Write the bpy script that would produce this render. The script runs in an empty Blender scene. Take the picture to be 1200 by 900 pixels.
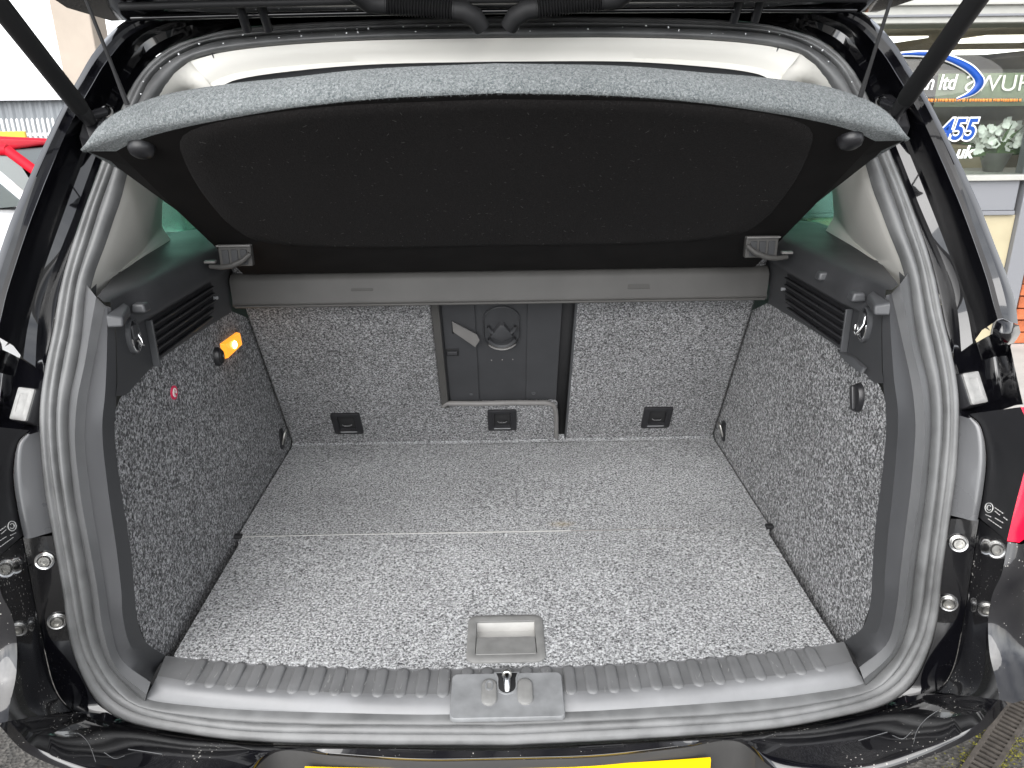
import bpy, bmesh, math, random
from mathutils import Vector, Matrix
random.seed(7)
R = math.radians
SC = bpy.context.scene
COL = SC.collection

# ------------------------------------------------------------------ camera
F = 900.0                                   # focal length in photo pixels (1200 wide)
CAM = Vector((0.0015, -0.905, 1.43))
_p, _yw, _rl = R(20.0), R(0.705), R(-0.718)
FW = Vector((math.sin(_yw)*math.cos(_p), math.cos(_yw)*math.cos(_p), -math.sin(_p)))
_r0 = Vector((math.cos(_yw), -math.sin(_yw), 0)); _u0 = _r0.cross(FW)
RT = _r0*math.cos(_rl) + _u0*math.sin(_rl)
UP = -_r0*math.sin(_rl) + _u0*math.cos(_rl)
cd = bpy.data.cameras.new('camera'); cd.sensor_width = 36.0; cd.lens = F/1200*36
cd.clip_start = 0.02; cd.clip_end = 500
cam = bpy.data.objects.new('camera', cd); COL.objects.link(cam)
m = Matrix.Identity(4)
for i in range(3):
    m[i][0] = RT[i]; m[i][1] = UP[i]; m[i][2] = -FW[i]; m[i][3] = CAM[i]
cam.matrix_world = m
SC.camera = cam

# ------------------------------------------------------------------ world, sun, exposure
SUN_EL, SUN_AZ = 40.0, 200.0                # azimuth clockwise from +y: behind the photographer, high
w = bpy.data.worlds.new('World'); SC.world = w; w.use_nodes = True
nt = w.node_tree; nt.nodes.clear()
sky = nt.nodes.new('ShaderNodeTexSky'); sky.sky_type = 'NISHITA'; sky.sun_disc = False
sky.sun_elevation = R(SUN_EL); sky.sun_rotation = R(SUN_AZ); sky.air_density = 1.0; sky.dust_density = 0.8
hs = nt.nodes.new('ShaderNodeHueSaturation'); hs.inputs['Saturation'].default_value = 0.12
tc = nt.nodes.new('ShaderNodeTexCoord'); cn = nt.nodes.new('ShaderNodeTexNoise')
cn.inputs['Scale'].default_value = 2.6; cn.inputs['Detail'].default_value = 6
cr = nt.nodes.new('ShaderNodeValToRGB'); cr.color_ramp.elements[0].position = .3; cr.color_ramp.elements[1].position = .62
cr.color_ramp.elements[0].color = (.44, .47, .53, 1); cr.color_ramp.elements[1].color = (1.12, 1.12, 1.12, 1)
mx = nt.nodes.new('ShaderNodeMix'); mx.data_type = 'RGBA'; mx.blend_type = 'MULTIPLY'; mx.inputs['Factor'].default_value = 1
bg = nt.nodes.new('ShaderNodeBackground'); bg.inputs['Strength'].default_value = 0.15
wo = nt.nodes.new('ShaderNodeOutputWorld'); L = nt.links.new
L(sky.outputs[0], hs.inputs['Color']); L(tc.outputs['Generated'], cn.inputs['Vector']); L(cn.outputs['Fac'], cr.inputs[0])
L(hs.outputs[0], mx.inputs['A']); L(cr.outputs[0], mx.inputs['B']); L(mx.outputs['Result'], bg.inputs['Color']); L(bg.outputs[0], wo.inputs[0])
sd = bpy.data.lights.new('sun', 'SUN'); sd.energy = 1.5; sd.angle = R(70); sd.color = (1, .97, .93)
so = bpy.data.objects.new('sun', sd); COL.objects.link(so)
az, el = R(SUN_AZ), R(SUN_EL)
so.rotation_euler = (-Vector((math.sin(az)*math.cos(el), math.cos(az)*math.cos(el), math.sin(el)))).to_track_quat('-Z', 'Y').to_euler()
vs = SC.view_settings; vs.view_transform = 'Standard'; vs.look = 'None'; vs.gamma = 1.0; vs.exposure = 1.45; vs.use_curve_mapping = False

# ------------------------------------------------------------------ pixel -> place helpers (photo pixels, 1200 x 900)
def ray(p): return FW + RT*((p[0]-600)/F) - UP*((p[1]-450)/F)
def hz(p, z): d = ray(p); return CAM + d*((z-CAM.z)/d.z)
def hx(p, x): d = ray(p); return CAM + d*((x-CAM.x)/d.x)
def hy(p, y): d = ray(p); return CAM + d*((y-CAM.y)/d.y)
def hpl(p, o, n): d = ray(p); return CAM + d*((Vector(o)-CAM).dot(n)/d.dot(n))
YT = [(.50, -.125), (.70, -.125), (.85, -.115), (1.0, -.085), (1.1, -.05), (1.25, .03), (1.4, .13), (1.5, .21), (1.62, .32), (1.9, .6)]
def Yf(z):                                  # profile of the tailgate aperture, seen from the side
    if z <= YT[0][0]: return YT[0][1]
    for i in range(len(YT)-1):
        a, b = YT[i], YT[i+1]
        if z <= b[0]:
            t = (z-a[0])/(b[0]-a[0])
            m0 = (YT[i+1][1]-YT[max(i-1, 0)][1])/(YT[i+1][0]-YT[max(i-1, 0)][0])*(b[0]-a[0])
            j = min(i+2, len(YT)-1); m1 = (YT[j][1]-a[1])/(YT[j][0]-a[0])*(b[0]-a[0])
            return (2*t**3-3*t*t+1)*a[1] + (t**3-2*t*t+t)*m0 + (-2*t**3+3*t*t)*b[1] + (t**3-t*t)*m1
    return YT[-1][1]
def hS(p, off=0.0):                          # where the sight line meets the aperture surface (bowed in plan)
    d = ray(p)
    g = lambda t: (CAM.y+d.y*t) - (Yf(CAM.z+d.z*t) + .2*(CAM.x+d.x*t)**2 + off)
    a, b = .25, 2.2
    for _ in range(50):
        c = (a+b)/2
        if g(c) < 0: a = c
        else: b = c
    return CAM + d*a
def V(*a): return Vector(a)

# ------------------------------------------------------------------ mesh helpers
def thing(name, label, cat, loc=(0, 0, 0), rz=0, group=None):
    o = bpy.data.objects.new(name, None); COL.objects.link(o); o.location = loc; o.rotation_euler = (0, 0, rz)
    o.empty_display_size = .1
    o['label'] = label; o['category'] = cat
    if group: o['group'] = group
    return o
def tag(o, label, cat, group=None):
    o['label'] = label; o['category'] = cat
    if group: o['group'] = group
    return o
def obj(name, verts, faces, mat, parent=None, smooth=True, solid=0, bev=0, sub=0, recalc=True, auto=None):
    me = bpy.data.meshes.new(name); me.from_pydata([tuple(v) for v in verts], [], [tuple(f) for f in faces]); me.update()
    bm = bmesh.new(); bm.from_mesh(me)
    bmesh.ops.remove_doubles(bm, verts=bm.verts, dist=1e-5)
    if recalc: bmesh.ops.recalc_face_normals(bm, faces=bm.faces)
    bm.to_mesh(me); bm.free()
    for p in me.polygons: p.use_smooth = smooth
    me.materials.append(M[mat])
    o = bpy.data.objects.new(name, me); COL.objects.link(o)
    if parent:
        o.parent = parent
    if sub:
        s = o.modifiers.new('sub', 'SUBSURF'); s.levels = sub; s.render_levels = sub
    if solid:
        s = o.modifiers.new('solid', 'SOLIDIFY'); s.thickness = abs(solid); s.offset = 1 if solid > 0 else -1
    if bev:
        b = o.modifiers.new('bev', 'BEVEL'); b.width = bev; b.segments = 3; b.limit_method = 'ANGLE'; b.angle_limit = R(35)
    if smooth and (bev or auto):
        mark_sharp(me, auto or 40)
    return o
def mark_sharp(me, deg):
    bm = bmesh.new(); bm.from_mesh(me)
    for e in bm.edges:
        if len(e.link_faces) == 2 and e.calc_face_angle(0) > R(deg): e.smooth = False
    bm.to_mesh(me); bm.free()
def cat(pts, n):                             # Catmull-Rom through pts, resampled evenly in parameter to n points
    pts = [Vector(p) for p in pts]; k = len(pts)-1; out = []
    for i in range(n):
        t = i/(n-1)*k; j = min(int(t), k-1); t -= j
        p1, p2 = pts[j], pts[j+1]; p0 = pts[j-1] if j > 0 else p1*2-p2; p3 = pts[j+2] if j+2 <= k else p2*2-p1
        # centripetal-ish damping
        m0 = (p2-p0)*.5; m1 = (p3-p1)*.5; Ls = (p2-p1).length
        if m0.length > 1.2*Ls: m0 = m0*(1.2*Ls/m0.length)
        if m1.length > 1.2*Ls: m1 = m1*(1.2*Ls/m1.length)
        out.append(p1*(2*t**3-3*t*t+1) + m0*(t**3-2*t*t+t) + p2*(-2*t**3+3*t*t) + m1*(t**3-t*t))
    return out
def arc(pts, n):                             # smooth, then resample evenly by length
    d = cat(pts, max(len(pts)*12, 60)); s = [0]
    for i in range(1, len(d)): s.append(s[-1]+(d[i]-d[i-1]).length)
    out = []; j = 0
    for i in range(n):
        q = s[-1]*i/(n-1)
        while j < len(s)-2 and s[j+1] < q: j += 1
        t = 0 if s[j+1] == s[j] else (q-s[j])/(s[j+1]-s[j])
        out.append(d[j].lerp(d[j+1], min(max(t, 0), 1)))
    return out
def grid(rows, closed=False):
    n = len(rows[0]); vs_ = [v for r in rows for v in r]; fs = []
    for i in range(len(rows)-1):
        for j in range(n if closed else n-1):
            k = (j+1) % n
            fs.append((i*n+j, i*n+k, (i+1)*n+k, (i+1)*n+j))
    return vs_, fs
def mir(pts): return [V(-p.x, p.y, p.z) for p in pts]
def ring(pts): return pts + mir(pts)[::-1][1:-1]     # right half from bottom centre to top centre -> closed ring
def loft(name, rows, mat, parent, closed=False, **k):
    v, f = grid(rows, closed); return obj(name, v, f, mat, parent, **k)
def lofts(name, rows, mat, parent, **k):     # right side and its mirror image, two parts
    return [loft(name, rows, mat, parent, **k), loft(name, [mir(r) for r in rows], mat, parent, **k)]
def full(half): return mir(half)[::-1] + half[1:]    # half runs from centre to the right end -> left end to right end
def centre(pts):                              # pin the first point of a half line to the centre plane
    q = [p.copy() for p in pts]; q[0].x = 0; return q
def boxv(sx, sy, sz, taper=1.0):
    v = [(x*sx/2*(taper if z > 0 else 1), y*sy/2*(taper if z > 0 else 1), z*sz/2) for z in (-1, 1) for x, y in ((-1, -1), (1, -1), (1, 1), (-1, 1))]
    f = [(0, 3, 2, 1), (4, 5, 6, 7), (0, 1, 5, 4), (1, 2, 6, 5), (2, 3, 7, 6), (3, 0, 4, 7)]
    return v, f
def basis(c, ex, ey, ez=None):                # frame at c with local x, y, z
    ex = Vector(ex).normalized(); ey = Vector(ey); ey = (ey - ex*ey.dot(ex)).normalized(); ez = ex.cross(ey)
    mm = Matrix.Identity(4)
    for i in range(3): mm[i][0] = ex[i]; mm[i][1] = ey[i]; mm[i][2] = ez[i]; mm[i][3] = c[i]
    return mm
def box(name, c, s, mat, parent=None, fr=None, bev=.002, taper=1.0, **k):
    v, f = boxv(*s, taper=taper)
    mm = fr if fr else Matrix.Translation(Vector(c))
    if fr and c is not None: mm = fr @ Matrix.Translation(Vector(c))
    return obj(name, [mm @ Vector(p) for p in v], f, mat, parent, bev=bev, **k)
def frames(pts):
    out = []; up = None
    for i, p in enumerate(pts):
        t = (pts[min(i+1, len(pts)-1)] - pts[max(i-1, 0)]).normalized()
        if up is None: up = t.orthogonal()
        up = (up - t*up.dot(t)).normalized(); out.append((p, up, t.cross(up)))
    return out
def tube(name, pts, r, mat, parent=None, n=10, caps=True, **k):
    pts = [Vector(p) for p in pts]; rs = r if isinstance(r, (list, tuple)) else [r]*len(pts)
    rows = [[p + (a*math.cos(2*math.pi*j/n) + b*math.sin(2*math.pi*j/n))*q for j in range(n)] for (p, a, b), q in zip(frames(pts), rs)]
    v, f = grid(rows, True)
    if caps: f.append(tuple(range(n))[::-1]); f.append(tuple(range(len(v)-n, len(v))))
    return obj(name, v, f, mat, parent, auto=50, **k)
def lathe(name, prof, fr, mat, parent=None, n=28, sx=1, sy=1, **k):      # prof (r, h) along local z
    rows = [[fr @ V(r*math.cos(2*math.pi*j/n)*sx, r*math.sin(2*math.pi*j/n)*sy, h) for j in range(n)] for r, h in prof]
    v, f = grid(rows, True); f.append(tuple(range(n))[::-1]); f.append(tuple(range(len(v)-n, len(v))))
    return obj(name, v, f, mat, parent, auto=45, **k)
def rrect(w_, h_, r, n=5):                    # rounded rectangle outline, centred
    o = []
    for cx, cy, a0 in ((w_/2-r, h_/2-r, 0), (-w_/2+r, h_/2-r, 90), (-w_/2+r, -h_/2+r, 180), (w_/2-r, -h_/2+r, 270)):
        for i in range(n+1):
            a = R(a0+90*i/n); o.append((cx+r*math.cos(a), cy+r*math.sin(a)))
    return o
def pad(name, outlines, fr, mat, parent=None, cap=True, hollow=False, **k):   # stacked outlines [(pts2d, h)], lofted
    rows = [[fr @ V(x, y, h) for x, y in o] for o, h in outlines]
    v, f = grid(rows, True); n = len(rows[0])
    if cap: f.append(tuple(range(len(v)-n, len(v))))
    if not hollow and cap: f.append(tuple(range(n))[::-1])
    return obj(name, v, f, mat, parent, auto=k.pop('auto', 45), **k)
def scale2(o, sx, sy, dx=0, dy=0): return [(x*sx+dx, y*sy+dy) for x, y in o]
def poly(name, pts, mat, parent=None, thick=0.0, n=None, **k):  # filled outline, extruded along n
    bm = bmesh.new(); vsx = [bm.verts.new(p) for p in pts]; f = bm.faces.new(vsx)
    if thick:
        r_ = bmesh.ops.extrude_face_region(bm, geom=[f]); nn = Vector(n)*thick
        bmesh.ops.translate(bm, verts=[e for e in r_['geom'] if isinstance(e, bmesh.types.BMVert)], vec=nn)
    bmesh.ops.triangulate(bm, faces=[g for g in bm.faces if len(g.verts) > 4])
    bm.verts.index_update()
    v = [q.co.copy() for q in bm.verts]; fs = [[q.index for q in g.verts] for g in bm.faces]; bm.free()
    return obj(name, v, fs, mat, parent, smooth=False, **k)
def text(name, s, fr, size, mat, parent, ext=.001, shear=0, align='LEFT', off=0, sx=1, mirror=False):
    c = bpy.data.curves.new(name, 'FONT'); c.body = s; c.size = size; c.extrude = ext; c.shear = shear; c.align_x = align; c.offset = off
    t = bpy.data.objects.new('t', c); COL.objects.link(t)
    me = bpy.data.meshes.new_from_object(t.evaluated_get(bpy.context.evaluated_depsgraph_get()))
    bpy.data.objects.remove(t)
    me.transform(fr @ Matrix.Diagonal((-sx if mirror else sx, 1, 1, 1))); me.materials.clear(); me.materials.append(M[mat]); me.name = name
    o = bpy.data.objects.new(name, me); COL.objects.link(o); o.parent = parent
    return o

# ------------------------------------------------------------------ materials
M = {}
def mat(name, col, rough=.5, spec=.5, metal=0, var=.0, vscale=20, bump=0, bscale=300, rvar=0, coat=0, emit=None, estr=0, trans=0, sheen=0, alpha=1):
    m_ = bpy.data.materials.new(name); m_.use_nodes = True; n = m_.node_tree; b = n.nodes['Principled BSDF']
    b.inputs['Base Color'].default_value = (*col, 1); b.inputs['Roughness'].default_value = rough
    b.inputs['Specular IOR Level'].default_value = spec; b.inputs['Metallic'].default_value = metal
    b.inputs['Coat Weight'].default_value = coat; b.inputs['Coat Roughness'].default_value = .03
    b.inputs['Transmission Weight'].default_value = trans; b.inputs['Sheen Weight'].default_value = sheen
    if emit: b.inputs['Emission Color'].default_value = (*emit, 1); b.inputs['Emission Strength'].default_value = estr
    t = n.nodes.new('ShaderNodeTexCoord')
    if var or rvar:
        q = n.nodes.new('ShaderNodeTexNoise'); q.inputs['Scale'].default_value = vscale; q.inputs['Detail'].default_value = 6
        n.links.new(t.outputs['Object'], q.inputs['Vector'])
        if var:
            r_ = n.nodes.new('ShaderNodeValToRGB'); r_.color_ramp.elements[0].position = .3; r_.color_ramp.elements[1].position = .7
            r_.color_ramp.elements[0].color = (*[c*(1-var) for c in col], 1); r_.color_ramp.elements[1].color = (*[min(c*(1+var), 1) for c in col], 1)
            n.links.new(q.outputs['Fac'], r_.inputs[0]); n.links.new(r_.outputs[0], b.inputs['Base Color'])
        if rvar:
            mr = n.nodes.new('ShaderNodeMapRange'); mr.inputs['From Min'].default_value = .3; mr.inputs['From Max'].default_value = .7
            mr.inputs['To Min'].default_value = max(rough-rvar, .02); mr.inputs['To Max'].default_value = min(rough+rvar, 1)
            n.links.new(q.outputs['Fac'], mr.inputs['Value']); n.links.new(mr.outputs[0], b.inputs['Roughness'])
    if bump:
        q = n.nodes.new('ShaderNodeTexNoise'); q.inputs['Scale'].default_value = bscale; q.inputs['Detail'].default_value = 3
        u = n.nodes.new('ShaderNodeBump'); u.inputs['Strength'].default_value = bump; u.inputs['Distance'].default_value = .002
        n.links.new(t.outputs['Object'], q.inputs['Vector']); n.links.new(q.outputs['Fac'], u.inputs['Height']); n.links.new(u.outputs[0], b.inputs['Normal'])
    M[name] = m_; return m_
def carpet(name, dark, mid, light, scale=330, bump=.9, stain=False, p=(.33, .5, .68), wear=.12):
    m_ = bpy.data.materials.new(name); m_.use_nodes = True; n = m_.node_tree; b = n.nodes['Principled BSDF']; K = n.links.new
    b.inputs['Roughness'].default_value = .95; b.inputs['Specular IOR Level'].default_value = .12; b.inputs['Sheen Weight'].default_value = .02 if name == 'shelf_felt' else .15
    t = n.nodes.new('ShaderNodeTexCoord')
    q = n.nodes.new('ShaderNodeTexNoise'); q.inputs['Scale'].default_value = scale; q.inputs['Detail'].default_value = 2; q.inputs['Roughness'].default_value = .7; q.inputs['Distortion'].default_value = .8
    K(t.outputs['Object'], q.inputs['Vector'])
    r_ = n.nodes.new('ShaderNodeValToRGB'); e = r_.color_ramp.elements
    e[0].position = p[0]; e[0].color = (*dark, 1); e[1].position = p[2]; e[1].color = (*light, 1); k = e.new(p[1]); k.color = (*mid, 1)
    K(q.outputs['Fac'], r_.inputs[0])
    q2 = n.nodes.new('ShaderNodeTexNoise'); q2.inputs['Scale'].default_value = 5; q2.inputs['Detail'].default_value = 5; K(t.outputs['Object'], q2.inputs['Vector'])
    mr = n.nodes.new('ShaderNodeMapRange'); mr.inputs['From Min'].default_value = .3; mr.inputs['From Max'].default_value = .7
    mr.inputs['To Min'].default_value = 1-wear; mr.inputs['To Max'].default_value = 1+wear; K(q2.outputs['Fac'], mr.inputs['Value'])
    x = n.nodes.new('ShaderNodeMix'); x.data_type = 'RGBA'; x.blend_type = 'MULTIPLY'; x.inputs['Factor'].default_value = 1
    K(r_.outputs[0], x.inputs['A']); K(mr.outputs[0], x.inputs['B']); outc = x.outputs['Result']
    if stain:                                   # a small tan spill mark near the seam
        mp = n.nodes.new('ShaderNodeVectorMath'); mp.operation = 'SUBTRACT'; mp.inputs[1].default_value = stain; K(t.outputs['Object'], mp.inputs[0])
        ms = n.nodes.new('ShaderNodeVectorMath'); ms.operation = 'MULTIPLY'; ms.inputs[1].default_value = (1, 2.2, 1); K(mp.outputs[0], ms.inputs[0])
        le = n.nodes.new('ShaderNodeVectorMath'); le.operation = 'LENGTH'; K(ms.outputs[0], le.inputs[0])
        ra = n.nodes.new('ShaderNodeMapRange'); ra.inputs['From Min'].default_value = .006; ra.inputs['From Max'].default_value = .03; ra.inputs['To Min'].default_value = .45; ra.inputs['To Max'].default_value = 0
        K(le.outputs['Value'], ra.inputs['Value'])
        y = n.nodes.new('ShaderNodeMix'); y.data_type = 'RGBA'; y.inputs['B'].default_value = (.34, .27, .15, 1); K(ra.outputs[0], y.inputs['Factor']); K(outc, y.inputs['A']); outc = y.outputs['Result']
    K(outc, b.inputs['Base Color'])
    u = n.nodes.new('ShaderNodeBump'); u.inputs['Strength'].default_value = bump; u.inputs['Distance'].default_value = .003
    K(q.outputs['Fac'], u.inputs['Height']); K(u.outputs[0], b.inputs['Normal'])
    M[name] = m_
def paint(name, col, dust=0.0):
    m_ = bpy.data.materials.new(name); m_.use_nodes = True; n = m_.node_tree; b = n.nodes['Principled BSDF']; K = n.links.new
    b.inputs['Roughness'].default_value = .12; b.inputs['Coat Weight'].default_value = 1; b.inputs['Coat Roughness'].default_value = .02
    b.inputs['Specular IOR Level'].default_value = .2; b.inputs['Coat IOR'].default_value = 1.65
    t = n.nodes.new('ShaderNodeTexCoord')
    vo = n.nodes.new('ShaderNodeTexVoronoi'); vo.inputs['Scale'].default_value = 170; K(t.outputs['Object'], vo.inputs['Vector'])
    lt = n.nodes.new('ShaderNodeMath'); lt.operation = 'LESS_THAN'; K(vo.outputs['Distance'], lt.inputs[0])
    no = n.nodes.new('ShaderNodeTexNoise'); no.inputs['Scale'].default_value = 14; no.inputs['Detail'].default_value = 4; K(t.outputs['Object'], no.inputs['Vector'])
    th = n.nodes.new('ShaderNodeMapRange'); th.inputs['From Min'].default_value = .42; th.inputs['From Max'].default_value = .7; th.inputs['To Min'].default_value = 0; th.inputs['To Max'].default_value = .26*dust
    K(no.outputs['Fac'], th.inputs['Value']); K(th.outputs[0], lt.inputs[1])
    film = n.nodes.new('ShaderNodeMapRange'); film.inputs['From Min'].default_value = .35; film.inputs['From Max'].default_value = .75; film.inputs['To Max'].default_value = .06*dust
    K(no.outputs['Fac'], film.inputs['Value'])
    mxx = n.nodes.new('ShaderNodeMath'); mxx.operation = 'MAXIMUM'; K(lt.outputs[0], mxx.inputs[0]); K(film.outputs[0], mxx.inputs[1])
    x = n.nodes.new('ShaderNodeMix'); x.data_type = 'RGBA'; x.inputs['A'].default_value = (*col, 1); x.inputs['B'].default_value = (.32, .31, .29, 1)
    K(mxx.outputs[0], x.inputs['Factor']); K(x.outputs['Result'], b.inputs['Base Color'])
    inv = n.nodes.new('ShaderNodeMath'); inv.operation = 'SUBTRACT'; inv.inputs[0].default_value = 1; K(lt.outputs[0], inv.inputs[1]); K(inv.outputs[0], b.inputs['Coat Weight'])
    M[name] = m_
def glass(name, tint, refl=.08):
    m_ = bpy.data.materials.new(name); m_.use_nodes = True; n = m_.node_tree; n.nodes.clear(); K = n.links.new
    o = n.nodes.new('ShaderNodeOutputMaterial'); tr = n.nodes.new('ShaderNodeBsdfTransparent'); tr.inputs[0].default_value = (*tint, 1)
    g = n.nodes.new('ShaderNodeBsdfGlossy'); g.inputs['Roughness'].default_value = .01
    lw_ = n.nodes.new('ShaderNodeLayerWeight'); lw_.inputs[0].default_value = .5
    pw_ = n.nodes.new('ShaderNodeMath'); pw_.operation = 'POWER'; pw_.inputs[1].default_value = 5; K(lw_.outputs['Facing'], pw_.inputs[0])
    ma_ = n.nodes.new('ShaderNodeMath'); ma_.operation = 'MULTIPLY_ADD'; ma_.inputs[1].default_value = .9; ma_.inputs[2].default_value = .05; K(pw_.outputs[0], ma_.inputs[0])
    x = n.nodes.new('ShaderNodeMixShader'); K(ma_.outputs[0], x.inputs[0]); K(tr.outputs[0], x.inputs[1]); K(g.outputs[0], x.inputs[2]); K(x.outputs[0], o.inputs[0])
    M[name] = m_
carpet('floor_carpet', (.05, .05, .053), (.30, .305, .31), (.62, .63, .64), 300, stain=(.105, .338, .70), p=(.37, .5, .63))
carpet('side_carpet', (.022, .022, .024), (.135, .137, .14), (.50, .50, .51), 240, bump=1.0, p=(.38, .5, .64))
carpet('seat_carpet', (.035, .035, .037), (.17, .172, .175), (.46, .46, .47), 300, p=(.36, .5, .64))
carpet('shelf_top', (.10, .115, .12), (.19, .207, .21), (.32, .335, .34), 420)
carpet('shelf_felt', (.009, .0083, .0083), (.0165, .015, .0148), (.045, .042, .041), 420, p=(.35, .62, .8), bump=.6)
mat('shelf_board', (.009, .0082, .008), .75, .15, var=.2, bump=.15, bscale=500)
mat('shelf_bar', (.066, .064, .061), .55, .4, var=.12, vscale=12, bump=.12, bscale=900)
mat('trim_dark', (.046, .047, .05), .5, .45, var=.10, vscale=9, bump=.10, bscale=1400, rvar=.08)
mat('trim_lip', (.062, .064, .068), .42, .5, var=.15, vscale=14, bump=.10, bscale=1200, rvar=.1)
mat('sill_plastic', (.19, .193, .198), .40, .5, var=.16, vscale=16, bump=.10, bscale=1200, rvar=.12)
mat('sill_step', (.15, .152, .155), .5, .4, var=.12, vscale=30, bump=.10, bscale=1200, rvar=.1)
mat('aperture_plastic', (.115, .117, .12), .38, .5, var=.12, vscale=14, bump=.10, bscale=1200, rvar=.1)
mat('rubber', (.115, .117, .118), .40, .5, var=.25, vscale=22, bump=.10, bscale=700, rvar=.12)
mat('rubber_lip', (.15, .152, .153), .42, .45, var=.28, vscale=26, bump=.12, bscale=700, rvar=.12)
mat('cream_trim', (.72, .705, .655), .6, .3, var=.04, vscale=6, bump=.06, bscale=1500)
mat('headliner', (.45, .44, .42), .9, .1, bump=.1)
mat('grille', (.018, .018, .02), .6, .3)
mat('plastic_black', (.016, .016, .018), .35, .5, rvar=.08, bump=.05, bscale=900)
mat('hatch_plastic', (.042, .043, .046), .5, .4, var=.08, bump=.08, bscale=1200)
mat('piping', (.17, .165, .16), .5, .4, var=.1)
mat('rubber_black', (.02, .02, .021), .6, .3)
mat('scuff', (.30, .30, .295), .6, .3)
mat('recess_plastic', (.045, .044, .043), .35, .5, rvar=.06)
mat('seam_cord', (.33, .33, .32), .6, .3)
mat('chrome', (.75, .75, .75), .16, .5, metal=1, rvar=.08, vscale=60)
mat('steel', (.55, .54, .51), .32, .5, metal=1, var=.25, vscale=80, rvar=.12)
mat('plate_grey', (.20, .205, .21), .38, .5, var=.18, vscale=40, rvar=.1)
mat('lit_plastic', (.42, .415, .40), .5, .4, var=.08, vscale=40)  # paler tone: light falling into the handle recess, put into the colour
mat('handle_grey', (.20, .20, .195), .55, .35, var=.12, vscale=60, bump=.08, bscale=900)
mat('stop_pad', (.27, .268, .26), .45, .4, var=.18, vscale=90)
mat('lamp_lens', (.75, .20, .01), .25, .5, emit=(1.0, .36, .03), estr=.45)
mat('lamp_bulb', (1, .8, .4), .3, .5, emit=(1.0, .72, .25), estr=5)
mat('sticker_red', (.72, .03, .10), .5, .3); mat('print_white', (.78, .78, .76), .6, .2)
mat('red_lens', (.70, .004, .035), .15, .3); mat('amber_lens', (.85, .13, .01), .15, .3)
mat('yellow_plate', (.80, .50, .0), .35, .5)
mat('bracket_grey', (.12, .122, .127), .30, .6, coat=.6, rvar=.05)
paint('paint_black', (.004, .004, .0055)); paint('paint_dusty', (.004, .004, .006), 1.0)
glass('green_glass', (.60, .86, .76)); glass('clear_glass', (.86, .89, .87))

# ------------------------------------------------------------------ ground
def tarmac():
    m_ = bpy.data.materials.new('tarmac'); m_.use_nodes = True; n = m_.node_tree; b = n.nodes['Principled BSDF']; K = n.links.new
    t = n.nodes.new('ShaderNodeTexCoord'); vo = n.nodes.new('ShaderNodeTexVoronoi'); vo.inputs['Scale'].default_value = 110; K(t.outputs['Object'], vo.inputs['Vector'])
    r_ = n.nodes.new('ShaderNodeValToRGB'); e = r_.color_ramp.elements; e[0].color = (.018, .0175, .016, 1); e[1].color = (.125, .117, .105, 1); K(vo.outputs['Color'], r_.inputs[0])
    K(r_.outputs[0], b.inputs['Base Color']); b.inputs['Roughness'].default_value = .75
    u = n.nodes.new('ShaderNodeBump'); u.inputs['Strength'].default_value = .8; u.inputs['Distance'].default_value = .006; K(vo.outputs['Distance'], u.inputs['Height']); K(u.outputs[0], b.inputs['Normal'])
    M['tarmac'] = m_
tarmac()
mat('concrete', (.42, .41, .39), .8, .3, var=.15, vscale=3, bump=.2, bscale=120)
mat('drain_stone', (.075, .066, .058), .85, .2, var=.3, vscale=50, bump=.5, bscale=150)
mat('moss', (.16, .15, .03), .95, .1, var=.5, vscale=60)
def gz(x, y=0): return -.03*max(0, min(-x-1.1, 3.4)) - .1*max(0, min(y-5, 3))*max(0, min(-x-1.1, 1))
xs = [-80, -30, -12, -8, -4.5, -3.5, -2.5, -2.1, -1.8, -1.1, 0, 2, 6, 20, 80]; ys = [-60, -10, -4, -1, 1, 3, 5, 6, 7, 8, 12, 30, 120]
g = loft('ground', [[V(x, y, gz(x, y)) for x in xs] for y in ys], 'tarmac', None, smooth=False); g['kind'] = 'structure'; g['label'] = 'dark tarmac yard under the cars'
pv = poly('pavement', [V(1.9, 1.2, .004), V(12, 1.2, .004), V(12, 4.9, .004), V(1.9, 4.9, .004)], 'concrete', None); pv['kind'] = 'structure'; pv['label'] = 'pale concrete apron in front of the shop'

# ================================================================== the car
car = thing('car', 'glossy black hatchback-bodied car with its tailgate raised and empty grey carpeted boot', 'car')
N = 120
T2 = [(594, 839), (775, 831), (900, 821), (950, 815), (1015, 804), (1037, 787), (1054, 762), (1067, 725), (1073, 675), (1080, 625), (1089, 550), (1092, 487), (1089, 450), (1080, 412), (1073, 375), (1068, 337), (1060, 307), (1047, 275), (1034, 240), (1027, 222), (1018, 190), (1006, 155), (995, 128), (981, 105), (962, 82), (938, 63), (897, 53.5), (825, 47), (725, 44), (594, 44.5)]
T3 = [(594, 851), (775, 842), (900, 834), (1000, 815), (1045, 792), (1072, 750), (1082, 712), (1088, 670), (1101, 570), (1107, 500), (1105, 450), (1096, 400), (1087, 362), (1076, 307), (1059, 257), (1047, 222), (1026, 170), (1013, 135), (1000, 107), (985, 80), (962, 60), (930, 45), (897, 38), (825, 33), (700, 30), (594, 31)]
T4 = [(594, 874), (775, 865), (900, 855), (975, 842), (1035, 827), (1067, 805), (1087, 767), (1099, 725), (1104, 675), (1113, 610), (1121, 550), (1124, 487), (1122, 450), (1114, 407), (1106, 375), (1096, 325), (1085, 287), (1070, 245), (1061, 222), (1042, 175), (1029, 140), (1015, 110), (1002, 85), (980, 60), (955, 44), (925, 35), (897, 28), (825, 22), (700, 19), (594, 19)]
def pin(q):
    q[0].x = 0; q[-1].x = 0; return q
def sring(px, off, n=N): return ring(pin(arc([hS(p, off) for p in px], n)))
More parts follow.
